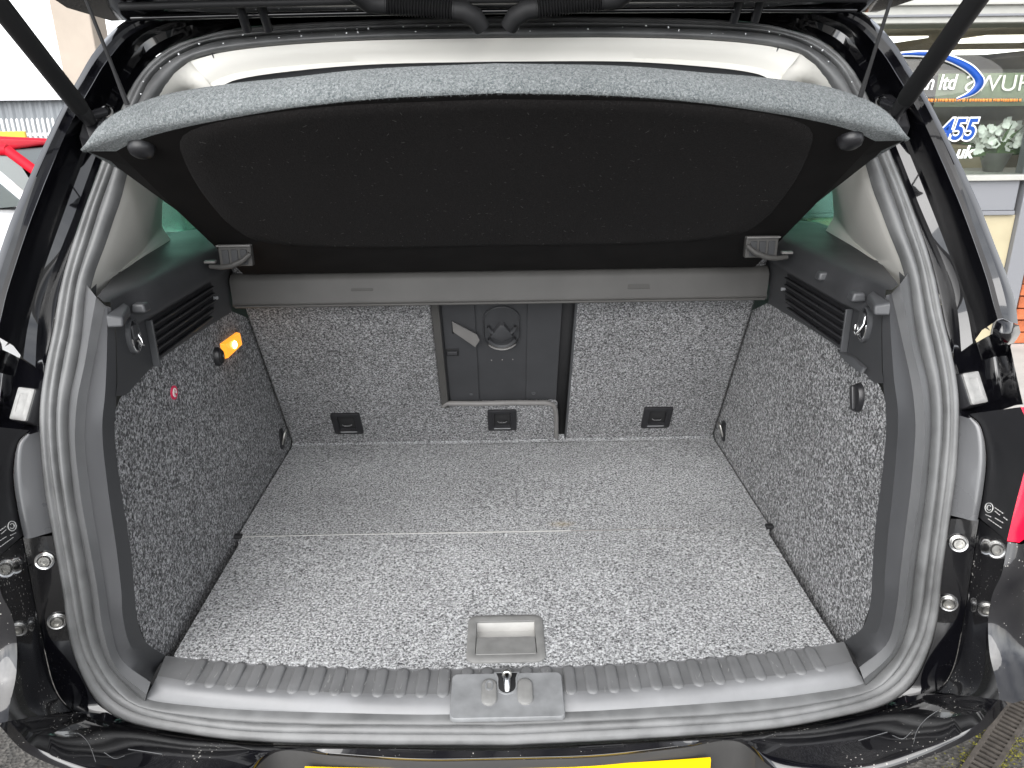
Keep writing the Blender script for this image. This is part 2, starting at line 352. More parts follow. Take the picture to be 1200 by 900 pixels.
r2a, r3a, r4a = [pin(arc([hS(p, 0) for p in px], N)) for px in (T2, T3, T4)]
def offy(l, d): return [V(p.x, p.y+d, p.z) for p in l]
def mixl(a, b, t): return [p.lerp(q, t) for p, q in zip(a, b)]
# weather seal: round bulb next to the trim, flat lip towards the body
def bulge(a, b, h, k=9, base=.012):
    rows = []
    for i in range(k+1):
        t = i/k; rows.append(ring(offy(mixl(a, b, t), base - (h+base)*math.sin(math.pi*t)**.6)))
    return rows
ws = loft('weather_seal', bulge(r2a, r3a, .007), 'rubber', car, closed=True)
lip = loft('seal_lip', [ring(offy(r3a, .012))] + bulge(mixl(r3a, r4a, .03), mixl(r3a, r4a, .55), .003, 6, .008)[1:] + [ring(offy(mixl(r3a, r4a, t), d)) for t, d in ((.6, -.001), (.8, -.003), (.97, -.001), (1.0, .012))], 'rubber_lip', car, closed=True)

# water beads along the head of the seal
bv, bf = [], []
for i in range(46):
    k = random.randint(int(N*.70), N-2); s = random.choice((-1, 1)); a = r3a[k].lerp(r2a[k], random.uniform(-.1, .5)); rr = random.uniform(.0006, .0016)
    c = V(a.x*s, a.y-.006, a.z); b0 = len(bv); st, sl = 6, 4
    for ii in range(sl+1):
        for j in range(st):
            th = math.pi*ii/sl; ph = 2*math.pi*j/st; bv.append(c + V(math.sin(th)*math.cos(ph), -math.cos(th)*.8, math.sin(th)*math.sin(ph))*rr)
    bf += [(b0+ii*st+j, b0+ii*st+(j+1) % st, b0+(ii+1)*st+(j+1) % st, b0+(ii+1)*st+j) for ii in range(sl) for j in range(st)]
mat('water', (.9, .92, .93), .05, .8, coat=1)
wd = obj('water_drops', bv, bf, 'water', car); wd['kind'] = 'stuff'

# ---- plastic trim round the lower aperture, from the sill joint up to the pillar trim
XW = .489
P0 = [hx(p, XW) for p in ((1000, 745), (1011, 735), (1020, 707), (1022, 675), (1025, 625), (1032, 570), (1037, 510), (1037, 478), (1035, 447), (1034, 410), (1034, 375), (1038, 347))]
P0[0] = hz((989, 752), .699)
Pb = [hx(p, XW+.003) for p in ((1000, 768), (1027, 742), (1036, 707), (1037, 675), (1041, 625), (1047, 570), (1052, 510), (1052, 478), (1048, 447), (1045, 410), (1043, 375), (1042, 346))]
P1 = [hS(p, .004) for p in ((1007, 782), (1040, 754), (1051, 712), (1055, 675), (1061, 625), (1068, 570), (1073, 510), (1072, 478), (1068, 447), (1060, 410), (1052, 375), (1045, 345))]
P2 = [hS(p, -.009) for p in ((1012, 796), (1045, 765), (1059, 722), (1064, 675), (1071, 625), (1079, 570), (1084, 510), (1083, 478), (1079, 447), (1070, 410), (1063, 375), (1056, 341))]
P3 = [hS(p, .004) for p in ((1015, 805), (1052, 765), (1066, 725), (1072, 675), (1079, 625), (1087, 570), (1091, 510), (1091, 478), (1088, 447), (1079, 412), (1072, 375), (1068, 337))]
q0, qb, q1, q2, q3 = [cat(x, 60) for x in (P0, Pb, P1, P2, P3)]
def ext(r_): return r_ + [r_[-1] + (r_[-1]-r_[-3])*k for k in (.6, 1.4)]
q0, qb = [x + [x[-1] + (x[-1]-x[-3])*k for k in (.05, .1)] for x in (q0, qb)]; q1, q2, q3 = [x + [x[-1] + (x[-1]-x[-3])*k for k in kk] for x, kk in ((q1, (.05, .1)), (q2, (.3, .6)), (q3, (.6, 1.4)))]
q4 = offy(q3, .03)
apt = lofts('aperture_trim', [q0, mixl(q0, qb, .5), qb, mixl(qb, q1, .5), q1], 'trim_dark', car, auto=60)
for o_, f_ in zip(apt, (lambda r_: r_, mir)): loft('trim_edge', [f_(r_) for r_ in (mixl(qb, q1, .985), mixl(q1, q2, .4), mixl(q1, q2, .8), q2, mixl(q2, q3, .6), q3, q4)], 'aperture_plastic', o_, auto=70)

# ---- sill trim with ribs, latch plate and striker
s0 = centre([hz(p, .699) for p in ((594, 783), (700, 780), (800, 774), (900, 765), (945, 759), (989, 752))])
s1 = centre([hz(p, .702) for p in ((594, 814), (700, 811.5), (800, 805), (900, 795), (950, 788), (1000, 777))])
s2 = centre([hz(p, .700) for p in ((594, 822), (700, 819), (800, 812), (900, 803), (955, 796), (1006, 787))])
s3 = centre([hS(p, .004) for p in ((594, 839), (700, 835), (800, 829), (900, 821), (950, 815), (1014, 804))])
z0, z1, z2, z3 = [cat(x, 50) for x in (s0, s1, s2, s3)]
def dz(l, d): return [V(p.x, p.y, p.z+d) for p in l]
sill = loft('sill_trim', [full(x) for x in (dz(offy(z0, .002), -.03), z0, mixl(z0, z1, .5), z1, dz(mixl(z1, z2, .5), .0006), z2, dz(mixl(z2, z3, .4), .0018), dz(mixl(z2, z3, .75), .001), z3, dz(offy(z3, .01), -.02))], 'sill_plastic', car, auto=60)
# step surface in the ribbed zone, a touch rougher
stp = loft('tread_strip', [full(dz(x, .0006)) for x in (mixl(z0, z1, .06), mixl(z0, z1, .5), mixl(z0, z1, .93))], 'sill_step', sill)
def edge_y(l, x):
    x = abs(x)
    for a, b in zip(l, l[1:]):
        if a.x <= x <= b.x: return a.y + (b.y-a.y)*(x-a.x)/max(b.x-a.x, 1e-6)
    return l[-1].y
def pill(w_, l_, n=6):
    o = []
    for a0, cy in ((0, l_/2-w_/2), (180, -l_/2+w_/2)):
        for i in range(n+1):
            a = R(a0+180*i/n); o.append((w_/2*math.cos(a), cy+w_/2*math.sin(a)))
    return o
for s in (-1, 1):
    for k in range(14):
        x = s*(.0845+.0286*k); ya, yb = edge_y(z0, x)-.001, edge_y(z1, x)-.003
        if abs(x) > .455: continue
        fr = Matrix.Translation(V(x, (ya+yb)/2, .7015))
        pad('rib', [(pill(.0165, ya-yb), -.002), (pill(.0160, ya-yb-.001), .0012), (pill(.0115, ya-yb-.006), .0026), (pill(.007, ya-yb-.012), .0029)], fr, 'sill_step', sill, auto=80)
for k in range(-2, 3):
    x = k*.0268; ya = edge_y(z0, x)
    pad('rib', [(pill(.0165, .0175), -.002), (pill(.0160, .017), .0012), (pill(.011, .012), .0026), (pill(.006, .007), .0029)], Matrix.Translation(V(x, ya-.0095, .7015)), 'sill_step', sill, auto=80)
# latch cover plate
pc = (hz((594, 815), .705)); lc = V(0, pc.y, .7045)
pfr = basis(lc, (1, 0, 0), (0, 1, .13))
pw, ph_ = .147, .072
nt_o = []
o_ = rrect(pw, ph_, .007)
lp = pad('latch_plate', [(o_, -.004), (o_, .0005), (scale2(o_, .985, .965), .0022)], pfr, 'plate_grey', sill)
# notch: flat black patch laid on as the pocket's shade, striker over it
def ushape(w_, h_, n=8):
    o = [(w_*.62, h_*.5), (-w_*.62, h_*.5), (-w_/2, h_*.22)]
    for i in range(n+1):
        a = R(180+180*i/n); o.append((w_/2*math.cos(a), -h_/2+w_/2+w_/2*math.sin(a)))
    return o + [(w_/2, h_*.22)]
u_ = ushape(.023, .034)
pad('notch_rim', [(scale2(u_, 1.22, 1.10, 0, .018), .0018), (scale2(u_, 1.16, 1.06, 0, .018), .0034), (scale2(u_, 1.0, 1.0, 0, .0185), .0036), (scale2(u_, .97, .97, 0, .0185), -.004)], pfr, 'plate_grey', lp, cap=False, hollow=True)
pad('notch_shade', [(scale2(u_, 1.0, 1.0, 0, .0185), .0024), (scale2(u_, .98, .98, 0, .0185), .0026)], pfr, 'rubber_black', lp)
tube('striker', [pfr @ V(0, .032, .003), pfr @ V(0, .030, .010), pfr @ V(0, .022, .0135), pfr @ V(0, .010, .012), pfr @ V(0, .005, .004)], [.0046, .0048, .0046, .0044, .0042], 'chrome', lp, n=14)
lathe('striker_collar', [(.0066, -.002), (.0066, .002), (.0054, .003)], pfr @ Matrix.Translation(V(0, .024, .0125)) @ Matrix.Rotation(R(80), 4, 'X'), 'steel', lp)
for sx_ in (-1, 1):
    pl_ = pill(.0205, .043)
    pp = pad('rubber_stop', [(pl_, .0005), (scale2(pl_, .98, .99), .0040), (scale2(pl_, .80, .9), .0052), (scale2(pl_, .4, .6), .0056)], pfr @ Matrix.Translation(V(sx_*.0235, .004, 0)), 'handle_grey', lp, auto=70)
    if sx_ < 0: pad('stop_boss', [(pill(.011, .017), .005), (pill(.010, .016), .0066), (pill(.006, .011), .0066), (pill(.005, .010), .005)], pfr @ Matrix.Translation(V(-.0235, .0125, 0)), 'plate_grey', pp)

# ---- boot floor: two carpeted panels, seam, handle
ZF = .70
fy = .3125
def floor_panel(name, half, y0f, y1, z, material, nx=40, ny=24, hole=None):
    rows = []; xl = [half*(-1+2*i/nx) for i in range(nx+1)]; tl_ = [j/ny for j in range(ny+1)]
    if hole:
        xl = sorted([x for x in xl if min(abs(x-hole[0]), abs(x-hole[1])) > .006] + [hole[0], hole[1]])
        th = [(y-y0f(0))/(y1-y0f(0)) for y in hole[2:]]
        tl_ = sorted([t for t in tl_ if min(abs(t-q) for q in th) > .012] + th)
        nx, ny = len(xl)-1, len(tl_)-1
    for t in tl_:
        rows.append([V(x, (y0f(x)*(1-t)+y1*t), z + .0012*math.sin(x*9+1)*math.sin(t*5)) for x in xl])
    v, f = grid(rows); n_ = nx+1
    if hole: f = [q for q in f if not (hole[0] < sum(v[i].x for i in q)/4 < hole[1] and hole[2] < sum(v[i].y for i in q)/4 < hole[3])]
    b0 = len(v); edge = [i for i in range(n_)] + [(j)*n_+nx for j in range(1, ny+1)] + [ny*n_+i for i in range(nx-1, -1, -1)] + [j*n_ for j in range(ny-1, 0, -1)]
    v += [v[i] - V(0, 0, .02) for i in edge]
    for k in range(len(edge)):
        k2 = (k+1) % len(edge); f.append((edge[k], edge[k2], b0+k2, b0+k))
    return obj(name, v, f, material, car, auto=50)
hcn = hz((592, 750.5), ZF); ha, hb_ = hz((592, 723), ZF).y, hz((592, 778), ZF).y
hw, hh = .112, ha-hb_
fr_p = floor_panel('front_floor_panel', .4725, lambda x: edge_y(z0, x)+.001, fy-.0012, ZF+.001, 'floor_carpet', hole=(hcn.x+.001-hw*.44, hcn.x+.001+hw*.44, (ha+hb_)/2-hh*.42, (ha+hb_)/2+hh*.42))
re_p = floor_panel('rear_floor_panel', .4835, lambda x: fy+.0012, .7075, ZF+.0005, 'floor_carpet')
tube('seam_binding', [V(-.4725, fy, ZF+.0016), V(.12, fy, ZF+.0016)], .0015, 'seam_cord', fr_p, n=6)
tube('seam_binding', [V(.12, fy, ZF+.0014), V(.4725, fy, ZF+.0006)], .0014, 'piping', fr_p, n=6)
for s in (-1, 1):     # side infill strips and hinge loops at the seam
    box('floor_hinge_tab', V(s*.4845, fy+.002, ZF+.002), (.018, .012, .006), 'rubber_black', fr_p, bev=.002)
obj('under_floor', [V(-.489, -.06, .67), V(.489, -.06, .67), V(.489, .74, .67), V(-.489, .74, .67)], [(0, 1, 2, 3)], 'rubber_black', car)
# rear flap joining floor and seats
fl = loft('seat_flap', [[V(x, y, z) for x in [-.4835+.967*i/30 for i in range(31)]] for y, z in ((.700, .7025), (.708, .7035), (.716, .708), (.7175, .716))], 'floor_carpet', car)
# handle in the floor
hf = Matrix.Translation(V(hcn.x+.001, (ha+hb_)/2, ZF))
o1 = rrect(hw, hh, .014); o2 = rrect(hw*.78, hh*.72, .004)
hd = pad('floor_handle', [(o1, -.004), (scale2(o1, 1, 1), .003), (scale2(o1, .97, .965), .0048), (scale2(o1, .86, .84), .0052), (o2, .0042), (scale2(o2, .985, .98), -.012)], hf, 'handle_grey', fr_p, cap=False, hollow=True)
pad('handle_cup', [(scale2(o2, .99, .99), -.0121), (scale2(o2, .98, .98), -.012)], hf, 'lit_plastic', hd)
box('handle_flap', V(0, -hh*.165, .0005), (hw*.765, hh*.40, .0035), 'handle_grey', hd, fr=hf @ Matrix.Rotation(R(-4), 4, 'X'), bev=.0012)
loft('handle_back', [[hf @ V(x, y, z) for x in (-hw*.385, hw*.385)] for y, z in ((hh*.345, .002), (hh*.325, -.0115), (hh*.03, -.0095))], 'lit_plastic', hd, smooth=False)

# ---- carpeted side panels and dark upper side trims
ZL = 1.206
C0 = [hx(p, XW) for p in ((1011, 735), (1020, 707), (1022, 675), (1025, 625), (1032, 570), (1037.5, 520), (1038.5, 492), (1037, 468), (1029, 449), (1014, 436), (985, 409), (950, 385), (900, 355))]
edge = arc(C0, 60)
side_poly = [V(XW, .0, .672)] + edge + [V(XW, .56, 1.04), V(XW, .75, .69), V(XW, .75, .672)]
def plane_fill(name, pts, material, parent, cell=.02, bulge_=0.0, sgn=1):
    # fill the outline with a fine triangle sheet so that it can swell a little
    bm = bmesh.new(); vv = [bm.verts.new(p) for p in pts]; bm.faces.new(vv)
    bmesh.ops.triangulate(bm, faces=bm.faces[:])
    for _ in range(4): bmesh.ops.subdivide_edges(bm, edges=[e for e in bm.edges if e.calc_length() > cell*2], cuts=1)
    bmesh.ops.triangulate(bm, faces=[f_ for f_ in bm.faces if len(f_.verts) > 3])
    for q in bm.verts: q.co.x -= bulge_*max(0, math.sin(math.pi*min(max((q.co.y)/.7, 0), 1)))*max(0, math.sin(math.pi*min(max((q.co.z-.70)/.4, 0), 1)))
    bm.verts.index_update()
    v = [V(q.co.x*sgn, q.co.y, q.co.z) for q in bm.verts]; f = [[q.index for q in g_.verts] for g_ in bm.faces]; bm.free()
    return obj(name, v, f, material, parent, smooth=False)
side_panel = {}
for s in (1, -1):
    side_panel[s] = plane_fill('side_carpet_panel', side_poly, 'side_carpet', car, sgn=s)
# upper trim: face above the carpet, overhanging brow, ledge running out to the window
tp = [hx(p, XW-.001) for p in ((1040, 449), (1023, 447.5), (1013, 436.5), (985, 409.5), (950, 385.5), (900, 355.5))]
tp[0] = hx((1035.5, 449), XW-.001)
low = arc(tp, 40)
wlow = [hx((1025, 307), .545), hx((995, 285), .57), hx((967, 272), .592)]
def p0y(z):
    for a, b in zip(q0[25:], q0[26:]):
        if a.z <= z <= b.z: return a.y+(b.y-a.y)*(z-a.z)/(b.z-a.z)
    return q0[-1].y
def ystart(x):
    q = [(XW, .028), (.505, .045), (wlow[0].x, wlow[0].y-.02), (wlow[1].x, wlow[1].y-.02), (wlow[2].x, wlow[2].y-.01), (.65, wlow[2].y)]
    for (a, b), (c, d) in zip(q, q[1:]):
        if a <= x <= c: return b+(d-b)*(x-a)/(c-a)
    return q[-1][1]
yA, yB = low[0].y, .62
def ln(y, x, z): return V(x, y, z)
ys_ = [p.y for p in low]
for s in (1, -1):
    f_ = 1
    rows = [low]
    def row(x, z):
        y_s = p0y(z) if x <= XW else ystart(max(x, XW))
        out = []
        for y in ys_:
            yy = y_s + (y-ys_[0])/(ys_[-1]-ys_[0])*(.62-y_s); t_ = min(max((yy-.075)/.05, 0), 1); t_ = t_*t_*(3-2*t_)
            out.append(V(x if x > XW-.002 else XW-.001+(x-XW+.001)*t_, yy, z))
        return out
    def mrow(k):
        zz0 = low[0].z*(1-k)+1.157*k; ya_ = p0y(zz0)
        return [V(XW-.001, ya_+(p.y-low[0].y)/(low[-1].y-low[0].y)*(.62-ya_) if k > .5 else p.y+(ya_-low[0].y)*(1-(p.y-low[0].y)/(low[-1].y-low[0].y)), p.z*(1-k)+1.157*k) for p in low]
    rows += [mrow(.2), mrow(.45)]
    rows += [row(XW-.001, 1.157), row(XW-.003, 1.160), row(XW-.016, 1.166), row(XW-.017, 1.172), row(XW-.012, 1.19), row(XW-.004, ZL-.002), row(XW+.001, ZL+.001), row(XW+.008, ZL+.003), row(.505, ZL+.004), row(.525, ZL+.004), row(.545, ZL+.004), row(.56, ZL+.004), row(.592, ZL+.002), row(.63, ZL-.002)]
    rows = [[V(p.x*s, p.y, p.z) for p in r_] for r_ in rows]
    st = loft('upper_side_trim', rows, 'trim_dark', car, auto=50)
    # speaker grille under the brow: recess with louvres
    y0, y1 = hx((998, 370), XW).y, hx((923, 322), XW).y
    zt, zb = 1.155, 1.094
    gp = poly('grille_recess', [V(s*(XW-.0022), y, z) for y, z in ((y0, zb+.002), (y1-.012, zb+.012), (y1, zb+.03), (y1-.004, zt), (y0, zt))], 'grille', st)
    for k in range(5):
        z = zt-.007-.0115*k
        ye = y1-.006-(.012*max(0, k-2))
        box('louvre', V(s*(XW-.0052), (y0+ye)/2+.003, z), (.006, ye-y0-.008, .0035), 'plastic_black', gp, bev=.001)
    box('grille_post', V(s*(XW-.006), y0-.003, (zt+zb)/2), (.010, .004, zt-zb+.006), 'trim_lip', st, bev=.0012)
    box('grille_clip', V(s*(XW-.006), y1-.003, zb+.034), (.008, .006, .006), 'plate_grey', st, bev=.0015)
    # brow nubs
    nubs = [((1003, 347), .020)] + ([((964, 323), .018)] if s > 0 else [])
    for p, wd_ in nubs:
        c = hx(p, XW-.014)
        box('brow_nub', V(s*(XW-.013), c.y, c.z), (.020, wd_, .012), 'trim_lip', st, bev=.003, taper=.8)
    # wedge above the bag hook
    c = hx((1030, 362), XW-.01)
    wv = [V(s*(XW-.002), c.y+.040, c.z+.014), V(s*(XW-.002), c.y-.010, c.z+.010), V(s*(XW-.002), c.y-.012, c.z-.006), V(s*(XW-.002), c.y+.040, c.z-.004),
          V(s*(XW-.010), c.y+.036, c.z+.010), V(s*(XW-.020), c.y-.006, c.z+.006), V(s*(XW-.020), c.y-.010, c.z-.006), V(s*(XW-.010), c.y+.036, c.z-.002)]
    obj('brow_wedge', wv, [(0, 1, 5, 4), (1, 2, 6, 5), (2, 3, 7, 6), (3, 0, 4, 7), (4, 5, 6, 7)], 'trim_lip', st, bev=.003)
    # bag hook: oval bezel, cup and chrome hook
    c = hx((1014, 380), XW-.003); c = V(c.x*s, c.y, c.z)
    hfz = basis(c, (0, 1 if s < 0 else -1, 0), (0, 0, 1))
    el_ = [(math.cos(2*math.pi*i/28), math.sin(2*math.pi*i/28)) for i in range(28)]
    hb = pad('bag_hook', [(scale2(el_, .0155, .0245), -.002), (scale2(el_, .0155, .0245), .003), (scale2(el_, .0130, .022), .0042), (scale2(el_, .0118, .0205), .001)], hfz, 'trim_lip', st, cap=False, hollow=True)
    pad('hook_cup', [(scale2(el_, .0125, .021), .0006), (scale2(el_, .012, .0205), .0010)], hfz, 'plastic_black', hb)
    tube('hook_arm', [hfz @ V(.003, .014, .003), hfz @ V(.0045, .002, .004), hfz @ V(.0045, -.006, .008), hfz @ V(.001, -.013, .011), hfz @ V(-.005, -.010, .011), hfz @ V(-.008, -.003, .009)], .0021, 'chrome', hb, n=8)
    tube('hook_ring', [hfz @ V(.012*math.cos(a_), -.004+.017*math.sin(a_), .004) for a_ in [R(170+210*i/16) for i in range(17)]], .0012, 'chrome', hb, n=6)
    box('hook_flap', V(-.002, .006, .004), (.014, .020, .004), 'trim_dark', hb, fr=hfz, bev=.0015)
    # tie-down eye in the carpet near the seat
    c = hx((848.5, 505), XW); c = V(c.x*s, c.y, c.z)
    tfr = basis(c, (0, 1 if s < 0 else -1, 0), (0, 0, 1))
    td = pad('tie_down', [(rrect(.024, .046, .008), -.002), (rrect(.024, .046, .008), .003), (rrect(.020, .042, .007), .004)], tfr, 'plastic_black', side_panel[s])
    tube('tie_down_loop', [tfr @ V(-.008, -.010, .004), tfr @ V(-.008, .014, .011), tfr @ V(-.004, .019, .013), tfr @ V(.004, .019, .013), tfr @ V(.008, .014, .011), tfr @ V(.008, -.010, .004)], .0022, 'steel', td, n=8)
# right side only: finger flap at the trim edge, black oval knob in the carpet
c = hx((1001, 424), XW-.004)
ff = [hx(p, XW-q) for p, q in (((985, 409), .003), ((1003, 418), .004), ((1017, 431), .006), ((1013, 438), .012), ((995, 424), .014), ((988, 415), .012))]
poly('finger_flap', ff, 'trim_lip', side_panel[1], thick=.006, n=(-1, 0, 0), bev=.002)
kfr = basis(hx((1007, 466), XW), (0, -1, 0), (0, 0, 1))
kn = lathe('knob', [(.0165, -.002), (.0165, .004), (.0150, .007), (.010, .0078)], kfr, 'plastic_black', side_panel[1], sx=.92, sy=1.25)
box('knob_grip', V(0, 0, .009), (.007, .034, .006), 'plastic_black', kn, fr=kfr @ Matrix.Rotation(R(20), 4, 'Z'), bev=.002)
# left side only: courtesy lamp, power socket, round sticker
def hxl(p, d=0): return hx(p, -XW+d)
lq = [hxl(p) for p in ((257.5, 403), (277, 389), (280, 404), (262, 421))]
lcn = sum(lq, Vector())/4
ex_ = V(1, 0, 0)
lampv = lq + [lcn.lerp(p, .93) + ex_*.008 for p in lq]
lm = obj('courtesy_lamp', lampv, [(0, 1, 5, 4), (1, 2, 6, 5), (2, 3, 7, 6), (3, 0, 4, 7), (4, 5, 6, 7)], 'lamp_lens', side_panel[-1], bev=.002)
lathe('bulb', [(.0075, 0), (.0062, .003), (.003, .0045), (.0005, .005)], basis(lcn + V(.0078, 0, 0), (0, 1, 0), (0, 0, 1)), 'lamp_bulb', lm)
sfr = basis(hxl((253, 418)), (0, 1, 0), (0, 0, 1))
so_ = lathe('power_socket', [(.0165, -.002), (.0165, .006), (.0145, .009), (.012, .0094)], sfr, 'plastic_black', side_panel[-1], sx=.75, sy=1.0)
lathe('socket_cap', [(.012, .009), (.011, .012), (.002, .0125)], sfr, 'rubber_black', so_, sx=.75)
box('cap_mark', V(.001, .001, .0128), (.003, .005, .0006), 'plate_grey', so_, fr=sfr, bev=0)
tfr = basis(hxl((204, 460), .0008), (0, 1, 0), (0, 0, 1))
stk = lathe('round_sticker', [(.0105, -.001), (.0105, .0008)], tfr, 'sticker_red', side_panel[-1])
tube('sticker_ring', [tfr @ V(.0055*math.cos(R(a)), .0062*math.sin(R(a)), .0010) for a in range(-30, 300, 15)], .0009, 'print_white', stk, n=5)
box('sticker_mark', V(-.001, .0005, .0011), (.0016, .010, .0006), 'print_white', stk, fr=tfr, bev=0)
box('sticker_mark', V(.001, .0, .0011), (.006, .0014, .0006), 'print_white', stk, fr=tfr, bev=0)

# ---- rear seat backs
SA, SB = V(0, .7135, .70), V(0, .498, 1.10)
sdir = (SB-SA).normalized(); sn = sdir.cross(V(1, 0, 0)).normalized()
if sn.y > 0: sn = -sn                                   # towards the boot
def hs_(p, d=0): return hpl(p, SA + sn*d, sn)
def seat_pt(x, t, d=0): q = SA + sdir*t + sn*d; return V(x, q.y, q.z)
xg0, xg1 = hs_((652, 500)).x, hs_((663.5, 500)).x
TOP = .66
def seat(name, xa, xb, hole=None):
    # slab with rounded edges; optional rectangular opening at the top right corner
    out = []
    if not hole:
        ring2 = [(xa, .002), (xb, .002), (xb, TOP), (xa, TOP)]
    else:
        hx0, hx1, ht = hole
        ring2 = [(xa, .002), (xb, .002), (xb, ht), (hx1, ht), (hx0, ht), (hx0, TOP), (xa, TOP)]
    v = [seat_pt(x, t, 0) for x, t in ring2]
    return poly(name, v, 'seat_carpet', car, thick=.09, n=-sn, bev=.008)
hL = hs_((518, 474)).x; hT = (hs_((585, 474)) - SA).dot(sdir); hR = xg0
seatL = seat('seat_back', -.484, xg0, (hL, hR, hT))
seatR = seat('seat_back', xg1, .484)
# load-through hatch
hatch_d = -.012
def hp(px, d): q = hs_(px, d); return q
hz_ = [seat_pt(hL, hT, hatch_d), seat_pt(hR, hT, hatch_d), seat_pt(hR, .60, hatch_d), seat_pt(hL, .60, hatch_d)]
hatch = poly('load_hatch', hz_, 'hatch_plastic', seatL, thick=.05, n=-sn)
hfm = basis(seat_pt(0, 0, 0), (1, 0, 0), sdir)            # local x across, y up the seat, z = x × y
zs = 1 if hfm.to_3x3() @ V(0, 0, 1) @ sn > 0 else -1
def sl(p, d=0):                                          # pixel -> seat-local (x, t)
    q = hs_(p, d); return q.x, (q-SA).dot(sdir)
def sbox(name, pa, pb, d0, d1, m_, parent, bev=.0015):
    xa, ta = sl(pa, d0); xb, tb = sl(pb, d0)
    return box(name, V((xa+xb)/2, (ta+tb)/2, zs*(d0+d1)/2), (abs(xb-xa), abs(tb-ta), abs(d1-d0)), m_, parent, fr=hfm, bev=bev)
def lbox(name, xa, xb, ta, tb, d0, d1, m_, parent, bev=.0015):
    return box(name, V((xa+xb)/2, (ta+tb)/2, zs*(d0+d1)/2), (xb-xa, tb-ta, d1-d0), m_, parent, fr=hfm, bev=bev)
xf, xr1, xr2 = sl((527, 468), hatch_d)[0], sl((562, 468), hatch_d)[0], sl((616, 468), hatch_d)[0]
lbox('hatch_rail', xf+.001, xr1, hT+.004, .58, hatch_d, hatch_d+.004, 'hatch_plastic', hatch)
lbox('hatch_rail', xr2, hR-.003, hT+.004, .58, hatch_d, hatch_d+.004, 'hatch_plastic', hatch)
lbox('hatch_frame', hL-.001, xf-.002, hT-.006, .60, -.006, .003, 'shelf_bar', seatL, bev=.002)
lbox('split_gap_shade', xg0-.004, xg1+.004, .0, .64, -.03, -.010, 'rubber_black', seatL, bev=0)  # black fill standing in for the shade between the seat backs
lbox('split_side_shade', xg1-.0015, xg1+.0004, .0, .64, -.03, -.002, 'rubber_black', seatR, bev=0)  # black sheet painting the seat's side as shaded inside the gap
# light piping under and beside the hatch
tube('hatch_piping', [hs_(p, .001) for p in ((519, 476), (524, 472.5), (560, 473), (600, 472), (640, 472), (648, 474), (651, 480), (652, 490), (652, 513))], [.0045, .0055, .006, .006, .006, .0055, .0055, .005, .005], 'piping', seatL, n=10)
# cup-holder relief on the hatch
cx_, ct_ = sl((588, 384), hatch_d)
cfr = hfm @ Matrix.Translation(V(cx_, ct_, zs*hatch_d))
def rel(o, a, b): return [(x*a, y*b) for x, y in o]
el_ = [(math.cos(2*math.pi*i/40), math.sin(2*math.pi*i/40)) for i in range(40)]
capo = pill(.074, .118, 14)
cp = pad('cup_recess', [(capo, zs*.0), (capo, zs*.0035), (scale2(capo, .96, .975), zs*.0045), (scale2(capo, .93, .955), zs*.003), (scale2(capo, .92, .95), zs*.0005)], cfr, 'hatch_plastic', hatch)
def ringstrip(name, cy, r0, r1, a0, a1, h, par, m_='hatch_plastic'):
    n = 22; rows = []
    for r_, hh_ in ((r0, .0005), (r0, h), (r1, h*.75), (r1, .0005)):
        rows.append([cfr @ V(r_*math.cos(R(a0+(a1-a0)*i/n)), cy+r_*math.sin(R(a0+(a1-a0)*i/n)), zs*hh_) for i in range(n+1)])
    return loft(name, rows, m_, par, auto=40)
ringstrip('cup_wall', -.014, .030, .026, 200, 340, .012, cp)
ringstrip('cup_wall', .014, .029, .025, 190, 245, .010, cp); ringstrip('cup_wall', .014, .029, .025, 295, 350, .010, cp)
kite = [(-.004, .016), (.004, .016), (.024, -.016), (0, -.030), (-.024, -.016)]
pad('cup_spine', [(kite, zs*.001), (scale2(kite, .92, .95), zs*.010), (scale2(kite, .6, .7), zs*.013)], cfr, 'hatch_plastic', cp)
ringstrip('cup_rim', -.022, .0335, .0315, 215, 325, .008, cp, 'piping')
# pull strap, slot, screw covers
sv = [hs_(p, hatch_d+d) for p, d in (((530, 376.5), .006), ((531, 388), .006), ((557, 406), .012), ((562, 398), .012), ((559, 392), .012))]
poly('pull_strap', sv, 'piping', hatch, thick=.002, n=sn)
sbox('strap_slot', (529, 375), (531.5, 390), hatch_d+.003, hatch_d+.0055, 'rubber_black', hatch, bev=0)
sbox('catch_slot', (522.5, 408), (538, 416), hatch_d+.003, hatch_d+.006, 'rubber_black', hatch, bev=.001)
sbox('catch', (524, 411), (536, 414), hatch_d+.004, hatch_d+.009, 'hatch_plastic', hatch, bev=.001)
for p in ((552.5, 460), (625, 459)):
    x_, t_ = sl(p, hatch_d); lathe('screw_cover', [(.0042, zs*.003), (.0042, zs*.0048), (.0034, zs*.0052), (.0030, zs*.0045)], hfm @ Matrix.Translation(V(x_, t_, zs*hatch_d)), 'trim_lip', hatch, n=14)
for p in ((576, 422), (588.5, 421.5), (601, 421)):
    x_, t_ = sl(p, hatch_d); lathe('moulded_dot', [(.0016, 0), (.0012, zs*.0016)], hfm @ Matrix.Translation(V(x_, t_, zs*hatch_d)), 'piping', hatch, n=8)
